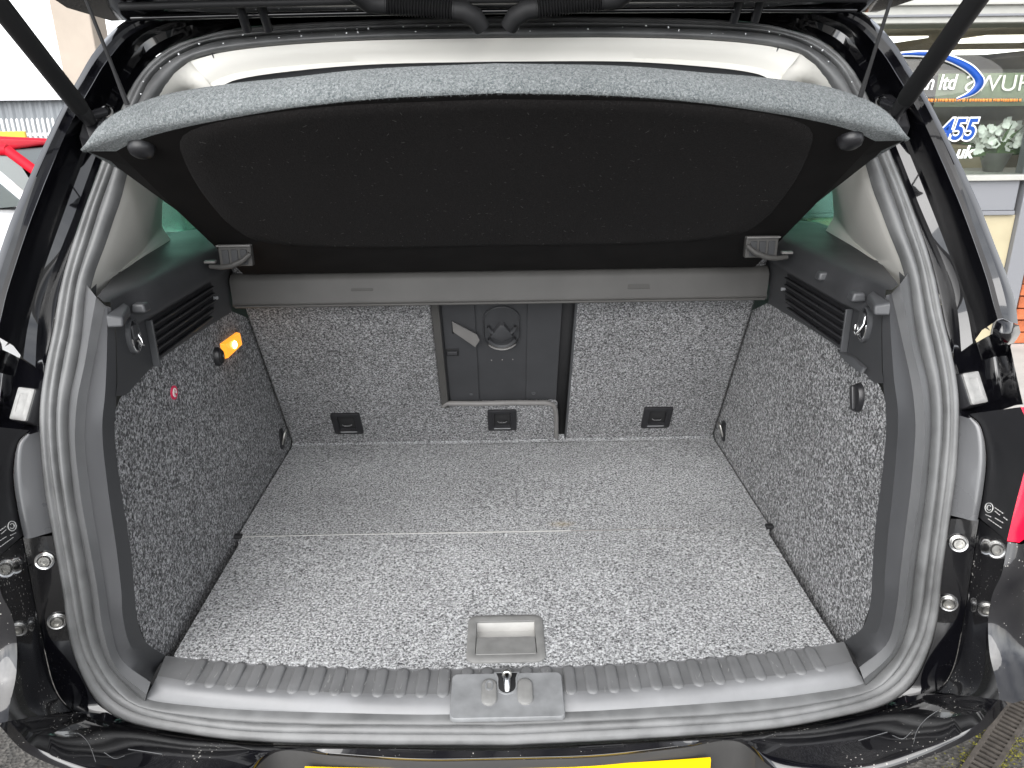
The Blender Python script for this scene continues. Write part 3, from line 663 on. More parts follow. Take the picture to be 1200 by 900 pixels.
# lashing eyes in the seat backs
for par, p in ((seatL, (407, 495.5)), (seatL, (588.5, 491.5)), (seatR, (769.5, 488.5))):
    x_, t_ = sl(p); lf = hfm @ Matrix.Translation(V(x_, t_, 0))
    w2, h2 = .064, .070
    oo = rrect(w2, h2, .004, 3); oi = rrect(w2*.56, h2*.62, .003, 3)
    le = pad('lashing_eye', [(oo, -zs*.002), (oo, zs*.004), (scale2(oo, .95, .95), zs*.0055), (scale2(oi, 1.05, 1.05, 0, .003), zs*.005), (scale2(oi, 1, 1, 0, .003), zs*.0005)], lf, 'plastic_black', par, cap=False, hollow=True)
    pad('eye_pocket', [(scale2(oi, 1.05, 1.05, 0, .003), zs*.0004), (scale2(oi, 1, 1, 0, .003), zs*.0007)], lf, 'rubber_black', le)
    tube('eye_bar', [lf @ V(-.010, -.002, zs*.003), lf @ V(-.006, -.003, zs*.006), lf @ V(.006, -.003, zs*.006), lf @ V(.010, -.002, zs*.003)], .0017, 'chrome', le, n=6)
    box('eye_lip', V(0, -.026, zs*.0055), (w2*.58, .003, .002), 'plate_grey', le, fr=lf, bev=.0006)
# seat latch edge beside the split
tube('split_edge', [seat_pt(xg1+.001, .02, -.004), seat_pt(xg1+.001, .56, -.004)], .003, 'trim_lip', seatR, n=8)
# headrests (behind the parcel shelf)
for x in (-.32, .30):
    hfr = Matrix.Translation(seat_pt(x, TOP+.09, -.05))
    pad('headrest', [(rrect(.26, .10, .04), -.07), (rrect(.29, .12, .05), -.03), (rrect(.28, .12, .05), .05), (rrect(.22, .08, .03), .075)], hfr, 'seat_carpet', seatL if x < 0 else seatR, auto=80)

# ---- pillar and header trim in pale cream
WR = [(1068, 337), (1060, 307), (1047, 275), (1034, 240), (1027, 222), (1018, 190), (1006, 155), (995, 128), (981, 105), (962, 82), (938, 63)]
WR2 = [(1056, 334), (1044, 305), (1031, 275), (1018, 240), (1011, 222), (1003, 190), (992, 158), (981, 135), (966, 115), (948, 98), (922, 82)]
wa = [hS(p, .006) for p in WR]; wb = [hS(p, .045) for p in WR2]
def col(k, x, y): return V(x, y, wb[k].z + (1.465-wb[-1].z)*(k/(len(wb)-1)) - .0*k)
rowsW = [wa, [a.lerp(b, .5) + V(-.001, -.004, 0) for a, b in zip(wa, wb)], wb]
nW = len(wa)
c1 = []; c2 = []; c3 = []; c4 = []
for k in range(nW):
    t = k/(nW-1); z = 1.2 + (wb[-1].z - 1.2)*t
    c1.append(V(.548-.05*t**2, max(.17+.20*t, wb[k].y+.02), wlow[0].z*(1-t)+z*t if k else wlow[0].z))
    c2.append(V(.575-.06*t**2, max(.32+.10*t, wb[k].y+.05), wlow[1].z*(1-t)+z*t if k else wlow[1].z))
    c3.append(V(.594-.07*t**2, .468+.02*t, 1.212 + (1.43-1.212)*t))
    c4.append(V(.612-.07*t**2, .475+.02*t, 1.212 + (1.43-1.212)*t))
hE = [hS((938, 63), .006), hS((922, 82), .020), hS((912, 98), .034)]
wa[-1], wb[-1] = hE[0], hE[1]; c1[-1] = hE[2]; c2[-1] = hE[2]+V(0, .03, .002); c3[-1] = hE[2]+V(0, .12, .012); c4[-1] = hE[2]+V(0, .14, .015)
c1[0] = wlow[0]; c2[0] = wlow[1]; c3[0] = wlow[2]; c4[0] = wlow[2] + V(.02, .01, 0)
rowsW += [c1, c2, c3, c4]
rowsW = [[r_[0]+V(.002, .006, -.035)]+r_ for r_ in rowsW]
lofts('pillar_trim', [cat(r_, 50) for r_ in rowsW], 'cream_trim', car, auto=70)
HD = [(594, 44.5), (725, 44), (825, 47), (897, 53.5), (938, 63)]
HD2 = [(594, 59), (725, 58.5), (825, 62), (890, 70), (922, 82)]
h0 = centre([hS(p, .006) for p in HD]); h1 = centre([hS(p, .020) for p in HD2])
h1b = [p + V(0, .004, -.010) for p in h1]; h2 = centre([hS(p, .034) for p in ((594, 72), (725, 72), (825, 78), (885, 86), (912, 98))]); h3 = [p + V(0, .03, .002) for p in h2]; h4 = [p + V(0, .3, .04) for p in h2]
loft('header_trim', [full(cat(x, 40)) for x in (h0, [a.lerp(b, .5)+V(0, -.002, 0) for a, b in zip(h0, h1)], h1, h1b, h2, h3)], 'cream_trim', car, auto=50)
loft('header_shadow', [full(cat(x, 20)) for x in (h2, [p+V(0, .006, -.004) for p in h2], [p+V(0, .012, -.035) for p in h2])], 'trim_dark', car)  # dark strip added as the shaded gap between header and shelf
loft('headliner', [full(cat(x, 20)) for x in (h3, h4, [V(p.x*1.05, 2.6, 1.56) for p in h2])], 'headliner', car)
for s in (1, -1):
    tube('trim_joint', [V(s*p.x, p.y-.0015, p.z) for p in (hS((912, 55), .006), hS((909, 62), .012), hS((908, 72), .020), hS((903, 80), .03))], .0011, 'trim_dark', car, n=6)
# window and cabin walls beyond the pillar trim
for s in (1, -1):
    loft('quarter_window', [[V(s*.622, .44, 1.18), V(s*.622, 1.25, 1.18)], [V(s*.555, .46, 1.50), V(s*.555, 1.25, 1.50)]], 'green_glass', car, solid=.004)
    loft('side_window', [[V(s*.632, 1.27, 1.10), V(s*.632, 2.6, 1.10)], [V(s*.555, 1.27, 1.50), V(s*.555, 2.2, 1.50)]], 'green_glass', car, solid=.004)
    loft('cabin_side', [[V(s*.60, y, z) for y in (.45, 1.2, 2.7)] for z in (.60, .9, 1.17)], 'trim_dark', car)
loft('windscreen', [[V(-.62, 2.75, 1.08), V(.62, 2.75, 1.08)], [V(-.53, 2.1, 1.54), V(.53, 2.1, 1.54)]], 'green_glass', car, solid=.004)
loft('dashboard', [[V(-.62, 2.5, .6), V(.62, 2.5, .6)], [V(-.62, 2.5, 1.02), V(.62, 2.5, 1.02)], [V(-.62, 2.9, 1.06), V(.62, 2.9, 1.06)]], 'trim_dark', car)

# ---- body: D-pillars, roof channel, flanks
B1 = [(1119, 425), (1118, 380), (1116, 355), (1107, 325), (1095, 298), (1076, 257), (1064, 226), (1046, 178), (1033, 145), (1020, 114), (1007, 87), (986, 58), (958, 40), (925, 29), (860, 19), (594, 13)]
B2 = [(1140, 402), (1135, 372), (1128, 345), (1115, 305), (1101, 268), (1086, 230), (1074, 200), (1054, 152), (1042, 125), (1030, 98), (1014, 70), (992, 42), (962, 27), (930, 21), (862, 13), (594, 8)]
B3 = [(1169, 374), (1163, 352), (1156, 326), (1143, 288), (1129, 250), (1116, 218), (1104, 190), (1084, 146), (1068, 116), (1052, 90), (1034, 62), (1006, 32), (972, 17), (936, 14), (864, 8), (594, 4)]
B4 = [(1175, 373), (1169, 350), (1162, 324), (1149, 286), (1135, 248), (1122, 216), (1110, 188), (1089, 144), (1073, 113), (1057, 87), (1038, 58), (1009, 28), (974, 13), (938, 10), (865, 5), (594, 1)]
B5 = [(1186, 378), (1183, 352), (1175, 324), (1160, 284), (1145, 246), (1131, 214), (1118, 185), (1096, 140), (1080, 110), (1063, 82), (1043, 52), (1013, 22), (978, 8), (940, 6), (866, 2), (594, -3)]
B6 = [(1193, 380), (1189, 350), (1178, 318), (1164, 282), (1149, 243), (1135, 212), (1121, 182), (1099, 138), (1083, 108), (1066, 79), (1046, 48), (1016, 18), (981, 4), (942, 2), (868, -2), (594, -7)]
T4u = [(1122, 450), (1115, 410), (1108, 380), (1100, 340), (1090, 300), (1074, 255), (1062, 224), (1043, 176), (1030, 142), (1016, 111), (1003, 86), (981, 60), (955, 44), (925, 35), (860, 24), (594, 19)]
nb = 70
def bl(px, off): q = [hS(p, off) for p in px]; q[-1].x = 0; return cat(q, nb)
b0, b1, b2, b3, b4, b5, b6 = bl(T4u, .006), bl(B1, .022), bl(B2, .014), bl(B3, -.055), bl(B4, -.050), bl(B5, -.056), bl(B6, -.052)
b7 = [V(p.x+.001, p.y+.03, p.z+.004) for p in b6]
def bb(a, b, h): return [V(p.x, p.y+h, p.z) for p in mixl(a, b, .5)]
pil_rows = [b0, bb(b0, b1, .006), b1, bb(b1, b2, .006), b2, bb(b2, b3, .006), mixl(b2, b3, .88), b3, b4, bb(b4, b5, -.004), b5, b6, b7]
loft('rear_pillar_frame', [full(r_[::-1]) for r_ in pil_rows], 'paint_black', car, auto=38)
# flank panels running forward
def flank(s):
    rows = [[V(s*p.x, p.y, p.z) for p in b7[:46]]]
    rows.append([V(s*(p.x-.002), p.y+.10, p.z+.004) for p in b7[:46]])
    rows.append([V(s*(p.x-.010), .42, p.z+.006) for p in b7[:46]])
    loft('pillar_side', rows, 'paint_black', car)
    zz = [1.14, 1.08, 1.0, .9, .78, .64, .5, .36, .28]; xx = [.675, .715, .745, .765, .775, .775, .76, .73, .69]
    loft('flank_panel', [[V(s*x*k, y, z) for x, z in zip(xx, zz)] for y, k in ((.12, .96), (.3, 1), (.8, 1.03), (1.6, 1.03), (2.8, 1.0), (3.3, .96))], 'paint_black', car)
    loft('belt_panel', [[V(s*.70*k, y, 1.13), V(s*.64*k, y, 1.19)] for y, k in ((.10, .96), (.42, 1), (.8, 1.03), (2.7, 1.0))], 'paint_black', car)
    wfr = Matrix.Translation(V(s*.70, .62, .34)) @ Matrix.Rotation(R(90), 4, 'Y')
    wh = lathe('wheel', [(.20, -.10), (.31, -.10), (.335, -.08), (.335, .08), (.31, .10), (.20, .10)], wfr, 'rubber_black', car, n=40)
    lathe('rim', [(.04, .09*s), (.20, .08*s), (.205, .102*s), (.19, .09*s), (.05, .06*s)], wfr, 'steel', wh, n=40)
for s in (1, -1): flank(s)
loft('roof_panel', [full([p for p in b7[::-1]][:30])] + [full([V(p.x*1.02, y, max(z, 0)+(p.z-b7[-1].z)*.9) for p in b7[::-1]][:30]) for y, z in ((.6, 1.63), (1.4, 1.66), (2.1, 1.58))], 'paint_black', car)

# ---- lamp pockets, lamp side walls, bumper side walls
def rowS(px, offs): return [hS(p, o) for p, o in zip(px, offs)]
pk = [rowS(((1114, 424), (1119, 418), (1140, 404), (1166, 390), (1184, 388), (1193, 386)), (.006, .02, .014, -.035, -.05, -.040)),
      rowS(((1117, 432), (1124, 430), (1145, 424), (1166, 418), (1178, 414), (1184, 406)), (.006, .022, .035, .032, .01, -.01)),
      rowS(((1122, 450), (1128, 450), (1150, 446), (1170, 442), (1182, 438), (1190, 434)), (.006, .022, .035, .032, .01, -.025)),
      rowS(((1124, 474), (1130, 476), (1152, 472), (1174, 468), (1187, 464), (1196, 462)), (.006, .020, .022, .012, -.01, -.04)),
      rowS(((1124, 492), (1132, 490), (1152, 486), (1178, 479), (1190, 475), (1199, 474)), (.006, .0, -.02, -.045, -.06, -.07))]
lofts('lamp_pocket', [cat(r_, 24) for r_ in pk], 'paint_black', car, auto=50)
# curled foot of the pillar
ft = [rowS(((1168, 376), (1176, 374), (1186, 379), (1194, 381)), (-.055, -.052, -.058, -.040)),
      rowS(((1164, 384), (1174, 386), (1186, 390), (1196, 390)), (-.055, -.066, -.062, -.036)),
      rowS(((1163, 392), (1173, 398), (1183, 399), (1192, 397)), (-.040, -.058, -.056, -.030)),
      rowS(((1164, 398), (1173, 404), (1181, 404), (1188, 402)), (-.01, -.026, -.026, -.01))]
lofts('pillar_foot', [cat(r_, 16) for r_ in ft], 'paint_black', car)
# grey lamp carrier and dark lamp wall with approval marks
gi = rowS(((1124, 487), (1124, 500), (1122, 540), (1118, 575), (1114, 604)), [.006]*5)
go = rowS(((1134, 486), (1149, 500), (1155.5, 535), (1152, 575), (1146, 606)), (-.004, -.016, -.02, -.02, -.018))
gm = [a.lerp(b, .55)+V(0, -.010, .0) for a, b in zip(gi, go)]
gm2 = [a.lerp(b, .25)+V(0, -.004, .0) for a, b in zip(gi, go)]
gm3 = [a.lerp(b, .82)+V(0, -.010, .0) for a, b in zip(gi, go)]
lofts('lamp_carrier', [cat(r_, 24) for r_ in (gi, gm2, gm, gm3, go)], 'bracket_grey', car)
lo = rowS(((1196, 477), (1205, 500), (1203, 540), (1190, 592), (1180, 634)), (-.085, -.095, -.10, -.105, -.105))
go2 = rowS(((1136, 485), (1150, 499), (1156.5, 535), (1153, 575), (1147, 606)), (-.006, -.018, -.022, -.022, -.02))
lw = lofts('lamp_wall', [cat(r_, 20) for r_ in (go2, mixl(go2, lo, .5), lo)], 'plastic_black', car)
def grow(r_, dx, dy): return [V(p.x+dx, p.y+dy, p.z) for p in r_]
for s, wl in zip((1, -1), lw):
    F_ = (lambda r_: r_) if s > 0 else mir
    tl = loft('tail_lamp', [cat(F_(r_), 20) for r_ in (lo, grow(lo, .012, -.004), grow(lo, .06, .03), grow(lo, .12, .16))], 'red_lens', car, auto=60)
    amb = [lo[3]*.62+lo[4]*.38 + V(.016, -.0045, 0), lo[4]+V(.03, -.002, .016), lo[4]+V(.07, .03, .02), lo[3]*.62+lo[4]*.38 + V(.06, .022, 0)]
    poly('amber_lens', F_(amb), 'amber_lens', tl)
    # approval marks: ring emblem and short print lines lying on the wall
    A, Bq, Cq = hS((1158, 596), -.035), hS((1174, 610), -.067), hS((1162, 570), -.04)
    ctr = lw[0].data.vertices[0].co
    def on_wall(p):
        d = ray(p); best = None
        for pg in lw[0].data.polygons:
            v0 = lw[0].data.vertices[pg.vertices[0]].co; v1 = lw[0].data.vertices[pg.vertices[1]].co; v2 = lw[0].data.vertices[pg.vertices[2]].co
            from mathutils.geometry import intersect_ray_tri
            for tri in ((v0, v1, v2), (v0, v2, lw[0].data.vertices[pg.vertices[3]].co)):
                h = intersect_ray_tri(tri[0], tri[1], tri[2], d, CAM, True)
                if h is not None: return h
        return hS(p, -.05)
    def mk(p): q = on_wall(p) - ray(p)*.0018; return V(q.x*s, q.y, q.z)
    rp = [mk((1159+4.6*math.cos(R(a)), 595+5.6*math.sin(R(a)))) for a in range(0, 361, 20)]
    tube('approval_mark', rp, .0006, 'print_white', wl, n=5)
    tube('approval_mark', [mk((1159+2.4*math.cos(R(a)), 595+3.0*math.sin(R(a)))) for a in range(40, 330, 24)], .0006, 'print_white', wl, n=5)
    for (ax, ay, bx, by, nn) in ((1166, 595, 1176, 602, 4), (1166, 599, 1172, 604, 3), (1155, 603, 1164, 607, 1), (1158, 608, 1174, 619, 6), (1176, 606, 1181, 610, 2), (1166, 607, 1176, 613, 4)):
        for k in range(nn):
            t0, t1 = k/nn, (k+.68)/nn
            tube('approval_mark', [mk((ax+(bx-ax)*t, ay+(by-ay)*t)) for t in (t0, t1)], .00055, 'print_white', wl, n=4)
    # rubber stop block in the pocket
    bc = hS((1141, 455), -.008); bc = V(bc.x*s, bc.y, bc.z)
    fx = hS((1153, 453), -.012)-hS((1130, 457), -.012); fyv = hS((1139, 438), -.006)-hS((1146, 473), -.014)
    fx = V(fx.x*s, fx.y, fx.z); fyv = V(fyv.x*s, fyv.y, fyv.z)
    bfr = basis(bc, fx, fyv)
    oo = rrect(.025, .042, .002, 3); zz_ = 1 if (bfr.to_3x3() @ V(0, 0, 1)).y < 0 else -1
    sb_ = pad('stop_block', [(scale2(oo, 1.15, 1.1), -zz_*.03), (scale2(oo, 1.1, 1.05), -zz_*.002), (oo, 0)], bfr, 'plastic_black', car)
    pad('stop_face', [(scale2(oo, .98, .98), -zz_*.001), (scale2(oo, .98, .98), zz_*.003), (scale2(oo, .88, .92), zz_*.0042), (scale2(oo, .5, .62), zz_*.0042), (scale2(oo, .45, .58), zz_*.0034)], bfr, 'stop_pad', sb_)
def mesh_hit(o, p):
    from mathutils.geometry import intersect_ray_tri
    d = ray(p); vv_ = o.data.vertices
    for pg in o.data.polygons:
        ids = list(pg.vertices)
        for k in range(1, len(ids)-1):
            t_ = [vv_[ids[0]].co, vv_[ids[k]].co, vv_[ids[k+1]].co]
            h = intersect_ray_tri(*t_, d, CAM, True)
            if h is not None:
                n = (t_[1]-t_[0]).cross(t_[2]-t_[0]).normalized()
                return h, (n if n.dot(d) < 0 else -n)
    return hS(p, -.03), V(0, -1, 0)
# bumper side walls with screws
bi = rowS(((1114, 608), (1109, 640), (1104, 675), (1099, 725), (1088, 767), (1070, 803), (1050, 818)), [.008]*7)
bm_ = rowS(((1148, 609), (1142, 650), (1136, 690), (1129, 730), (1121, 772), (1112, 795), (1098, 811)), (-.010, -.011, -.012, -.012, -.012, -.010, -.008))
bi2 = [a.lerp(b, .9)+V(-.002, .004, 0) for a, b in zip(bi, bm_)]
fln = lofts('body_flange', [cat(r_, 30) for r_ in (bi, mixl(bi, bm_, .5), mixl(bi, bm_, .97))], 'paint_black', car)
bo = rowS(((1181, 635), (1174, 672), (1163, 697), (1158, 727), (1160, 767), (1168, 800), (1171, 820)), (-.105, -.105, -.10, -.10, -.112, -.135, -.15))
bm2 = [p + V(.0008, -.0025, 0) for p in bm_]
bw = lofts('bumper_wall', [cat(r_, 30) for r_ in (bm_, bm2, mixl(bm2, bo, .45), mixl(bm2, bo, .93), bo)], 'paint_dusty', car)
for s, fl_, wl_ in zip((1, -1), fln, bw):
    def nframe(o_, p):
        h, n = mesh_hit(o_, p); ex = n.orthogonal().normalized(); ey = n.cross(ex); mm = Matrix.Identity(4)
        for i in range(3): mm[i][0] = ex[i]; mm[i][1] = ey[i]; mm[i][2] = n[i]; mm[i][3] = h[i]
        return (Matrix.Diagonal((-1, 1, 1, 1)) @ mm) if s < 0 else mm
    for p in ((1123, 636), (1111.5, 706)):
        nfr = nframe(fln[0], p)
        sc = lathe('screw', [(.0125, -.004), (.0125, .001), (.0115, .0025), (.0095, .002), (.0090, .003)], nfr, 'chrome', fl_)
        lathe('screw_head', [(.0080, .002), (.0080, .006), (.0066, .0075), (.0042, .0075), (.0038, .005)], nfr, 'steel', sc)
# outer corner of the bumper, sweeping round to the flank
def bshift(r_, dx, dy, bulge_):
    n = len(r_); return [V(p.x+dx, p.y+dy-bulge_*max(0, (k-2.2)/(n-3.2))**1.2, p.z) for k, p in enumerate(r_)]
bo_top = lo[-1]
cor = [bo, bshift(bo, .012, -.006, .0), bshift(bo, .045, .004, .0), bshift(bo, .09, .04, .0), bshift(bo, .14, .15, .0), bshift(bo, .16, .34, 0)]
lofts('bumper_corner', [cat(r_, 30) for r_ in cor], 'paint_dusty', car)

# ---- bumper ledge, shoulder and rear face
L1 = [(594, 877), (700, 872), (800, 865), (900, 857.5), (975, 846), (1035, 832), (1070, 822), (1098, 811)]
E0 = [(594, 880), (700, 875), (790, 869), (875, 866), (960, 862), (1040, 847), (1088, 832), (1130, 815)]
E1 = [(594, 888.5), (700, 885), (800, 874), (862, 866), (905, 886), (1000, 896), (1078, 876), (1142, 851)]
E2 = [(594, 891), (700, 887.5), (800, 876.5), (864, 869), (918, 906), (1014, 909), (1088, 887), (1150, 858)]
Lw = centre([hS(p, -.004) for p in L1])
ZE = (.646, .646, .647, .648, .652, .660, .684, .712)
e0 = centre([hz(p, z) for p, z in zip(E0, (.650, .650, .650, .651, .653, .66, .672, .70))]); e1 = centre([hz(p, z) for p, z in zip(E1, ZE)])
e2 = centre([hz(p, z-d) for p, z, d in zip(E2, ZE, (.004, .004, .004, .005, .008, .008, .008, .009))])
Lw.append(bm_[-1].copy()); e0.append(mixl(bm_, bo, .5)[-1]); e1.append(mixl(bm_, bo, .94)[-1]); e2.append(bo[-1]+V(.006, -.006, -.001))
t4low = [hS(p, .008) for p in ((594, 873), (700, 869), (800, 863), (900, 855), (975, 842), (1035, 827), (1060, 812), (1072, 806), (1076, 800))]
t4low = centre(t4low)
e3 = [p + V(0, .045, -.03) for p in e2]; e4 = [p + V(0, .13, -.11) for p in e3]; e5 = [p+V(0, .10, -.2) for p in e4]
def keep(r_, n=64):
    out = []; k = len(r_)-1
    for i in range(n):
        t = i/(n-1)*k; j = min(int(t), k-1); out.append(r_[j].lerp(r_[j+1], t-j))
    return out
sm = lambda r_: cat(r_, 64)
loft('flange_skirt', [full(sm(r_)) for r_ in (t4low, mixl(t4low, Lw, .6), Lw)], 'paint_black', car)
bp_ = loft('bumper', [full(sm(r_)) for r_ in ([p+V(0, .003, -.003) for p in Lw], e0, mixl(e0, e1, .5), e1, [p+V(0, -.001, .003) for p in mixl(e1, e2, .3)], [p+V(0, -.0015, .004) for p in mixl(e1, e2, .65)], e2)] , 'paint_dusty', car, auto=55)
# scratches in the bumper lacquer and scuffs on the tread
def scratch(o_, pts, r_, m_, par):
    hp_ = [mesh_hit(o_, p) for p in pts]
    tube('scratch', cat([h+n*.0003 for h, n in hp_], 14), r_, m_, par, n=4)
for pts in (((1069, 881), (1074, 858), (1085, 843), (1099, 833)), ((1046, 862), (1058, 866), (1068, 858)), ((112, 893), (104, 872), (92, 860), (76, 861)), ((122, 882), (134, 889), (146, 886)), ((1006, 868), (1040, 858)), ((150, 878), (190, 884))):
    scratch(bp_, pts, .00035, 'plate_grey', bp_)
scv, scf = [], []
for i in range(110):
    x = random.uniform(-.45, .45); y_a, y_b = edge_y(z0, x), edge_y(z1, x); y = y_b + (y_a-y_b)*random.random(); l_ = random.uniform(.001, .006)*random.random()+.0008; a = random.gauss(1.5, .35)
    d = V(math.cos(a), math.sin(a), 0)*l_; w3 = V(-d.y, d.x, 0).normalized()*random.uniform(.00015, .0005); zq = V(x, y, .7047); b0_ = len(scv)
    scv += [zq-d-w3, zq+d-w3*.4, zq+d+w3*.4, zq-d+w3]; scf.append((b0_, b0_+1, b0_+2, b0_+3))
sf_ = obj('scuffs', scv, scf, 'scuff', sill, recalc=False); sf_['kind'] = 'stuff'
# rear face outside the plate recess
def seg(r_, a, b): return sm(r_)[a:b]
i0 = 34
loft('bumper_face', [sm(r_)[i0:] for r_ in (e2, e3, e4, e5)], 'paint_dusty', bp_); loft('bumper_face', [mir(sm(r_)[i0:]) for r_ in (e2, e3, e4, e5)], 'paint_dusty', bp_)
# plate recess: sloping grey panel and the number plate
mid = sm(e2)[:28]
f1 = [V(p.x, p.y-.003, p.z-.010) for p in mid]; f2 = [V(p.x, p.y-.012, p.z-.10) for p in mid]
rc = loft('plate_recess', [full(r_) for r_ in (mid, f1, f2)], 'recess_plastic', bp_)
for s in (1, -1):
    loft('recess_side', [[V(s*p.x, p.y, p.z) for p in r_] for r_ in ([sm(e2)[27], f2[-1]], [sm(e2)[34], sm(e3)[34]])], 'recess_plastic', bp_)
pc0 = [hz(p, .631) for p in ((594, 899.5), (700, 896.5), (800, 891), (851, 887.5))]; pc0[0].x = 0
pcx = cat(pc0, 16); half = .262; sc_ = half/pcx[-1].x
pr = [V(p.x*sc_, p.y-.003, p.z) for p in pcx]
loft('number_plate', [full(r_) for r_ in ([p+V(0, .004, -.002) for p in pr], [p+V(0, .003, .0008) for p in pr], pr, [V(p.x, p.y-.010, p.z-.111) for p in pr])], 'yellow_plate', car, auto=30)

# ---- raised tailgate with hinges, hoses and gas struts
tgp = [(-.02, 0), (.03, .012), (.12, .06), (.30, .20), (.50, .36), (.72, .55), (.86, .70)]      # distance behind the hinge line, rise
HY, HZ = .195, 1.5435
def tg_row(d, r_, wdt, dz_=0): return [V(x, HY-d+.16*x*x, HZ+r_+dz_) for x in [wdt*(-1+2*i/24) for i in range(25)]]
wds = [.525, .56, .60, .63, .64, .62, .58]
under = [tg_row(d, r_, w_) for (d, r_), w_ in zip(tgp, wds)]
outer = [tg_row(d-.012, r_, w_+.012, .05) for (d, r_), w_ in zip(tgp, wds)]
tg = loft('tailgate', under + outer[::-1] + [under[0]], 'paint_black', car, auto=40)
for s, pos in ((0, 0), (1, 1)):
    e_ = [r_[0 if s == 0 else -1] for r_ in under] ; f_ = [r_[0 if s == 0 else -1] for r_ in outer]
    loft('tailgate_side', [e_, mixl(e_, f_, .5), f_], 'paint_black', tg)
for k, (d, r_) in enumerate(((.012, .003), (.04, .014), (.065, .026))):
    tube('tailgate_bead', tg_row(d, r_, .48, -.004), .0035 if k != 1 else .005, 'rubber_black' if k == 1 else 'paint_black', tg, n=8)
loft('tailgate_liner', [tg_row(d, r_, .49*q, -.012) for d, r_, q in ((.13, .062, .92), (.15, .076, 1), (.48, .345, 1.08), (.50, .36, 1))], 'trim_dark', tg)
for s in (1, -1):
    a = hy((876 if s > 0 else 298, 9 if s > 0 else 20), .20); b_ = V(a.x, a.y-.05, a.z+.06)
    for dx in (-.014, .014):
        hg = tube('hinge_arm', [V(a.x+dx, a.y+.01, a.z-.015), V(a.x+dx, a.y-.012, a.z+.012), V(a.x+dx*.8, a.y-.035, a.z+.028), V(a.x+dx*.7, a.y-.07, a.z+.05)], [.006, .006, .005, .006], 'plastic_black', tg, n=8)
    box('hinge_plate', V(a.x, a.y-.055, a.z+.040), (.06, .05, .012), 'plastic_black', tg, bev=.003)
    for q in range(3): lathe('hinge_bolt', [(.006, 0), (.006, -.004), (.003, -.005)], Matrix.Translation(V(a.x-.02+.02*q, a.y-.05, a.z+.033)), 'steel', tg, n=8)
    # corrugated hose
    pa, pb_ = (hy((452, 5), .150), hy((532, 12), .150)) if s < 0 else (hy((628, 10), .150), hy((706, 0), .150))
    pts, rs = [], []
    nn = 46
    dirv = (pb_-pa)
    for i in range(nn+1):
        t = i/nn; pts.append(pa + dirv*t); rs.append(.0105 + .0022*math.cos(i*math.pi))
    hs2 = tube('cable_hose', pts, rs, 'rubber_black', tg, n=14)
    e_in, e_out = (pb_, pa) if s < 0 else (pa, pb_)
    u_in = dirv.normalized()*(1 if s < 0 else -1)
    tube('hose_boot', [e_in - u_in*.002, e_in + u_in*.012, e_in + u_in*.026 + V(0, .004, -.006), e_in + u_in*.034 + V(0, .012, -.016)], [.012, .0125, .012, .011], 'rubber_black', hs2, n=12)
    tube('hose_boot', [e_out + u_in*.002, e_out - u_in*.02, e_out - u_in*.045 + V(0, -.03, .016)], [.012, .0125, .012], 'rubber_black', hs2, n=12)
    # gas strut
    base = hS((1054, 127), -.045) if s > 0 else hS((102, 137), -.045)
    tip = hy((1141, 4), -.02) if s > 0 else hy((6, 15), -.02)
    tip = base + (tip-base)*1.9
    ux = (tip-base).normalized()
    gs = tube('gas_strut', [base + ux*.022, base + ux*.028, tip], [.0105, .0112, .0112], 'rubber_black', tg, n=18)
    tube('strut_end', [base - ux*.008, base + ux*.010, base + ux*.024], [.0085, .0095, .0105], 'plastic_black', gs, n=14)
    ball = hS((1036, 120), -.03) if s > 0 else hS((122, 131), -.03)
    bz = hS((1036, 120), .0) if s > 0 else hS((122, 131), .0)
    bpx = ((1030, 114), (1045, 110), (1062, 124), (1068, 148), (1063, 163), (1050, 150)) if s > 0 else ((129, 124), (110, 127), (97, 138), (92, 160), (97, 178), (108, 166))
    br = poly('strut_bracket', [hS(p, -.020 if k in (0, 1, 5) else -.032) for k, p in enumerate(bpx)], 'plastic_black', tg, thick=.018, n=(0, 1, 0), bev=.003)
    lathe('strut_bolt', [(.0075, 0), (.0075, .004), (.005, .006), (.0035, .005)], basis(ball + V(0, .006, 0), (1, 0, 0), (0, .3, -1)), 'chrome', br)
    tube('strut_pin', [ball + V(0, .004, 0), base], .006, 'plastic_black', br, n=10)

# ================================================================== parcel shelf
shelf = thing('parcel_shelf', 'tilted black parcel shelf with grey carpeted rear edge hanging on cords inside the car', 'parcel shelf', (0, .46, 1.12))
def PS(o): o.parent = shelf; o.matrix_parent_inverse = Matrix.Translation(V(0, -.46, -1.12)); return o
HA, HB = V(0, .452, 1.152), V(0, .05, 1.385)
hd_ = (HB-HA).normalized(); hn = V(0, -hd_.z, hd_.y)       # normal of the underside: down and back
if hn.z > 0: hn = -hn
def hsh(p, d=0): return hpl(p, HA + hn*d, hn)
RB = [(594, 109), (725, 112), (825, 119), (897, 127.5), (975, 139.5), (1030, 152), (1061, 165)]
RTp = [(594, 74), (725, 77), (825, 85), (897, 91), (975, 103), (1034, 127), (1062.5, 163)]
rb = centre([hsh(p) for p in RB]); 
rt = centre([hy(p, q.y + .030*(1-.9*(k/6)**4)) for k, (p, q) in enumerate(zip(RTp, rb))])
RBc, RTc = cat(rb, 40), cat(rt, 40)
rm = [a.lerp(b, .5) + V(0, -.009, .002) for a, b in zip(RBc, RTc)]; rm1 = [a.lerp(b, .18) + V(0, -.006, .0) for a, b in zip(RBc, RTc)]; rm2 = [a.lerp(b, .82) + V(0, -.005, .002) for a, b in zip(RBc, RTc)]
hc = hsh((908, 289)); tipx = hsh((1034, 157))
hingeh = [V(hc.x*i/39, HA.y, HA.z) for i in range(40)]
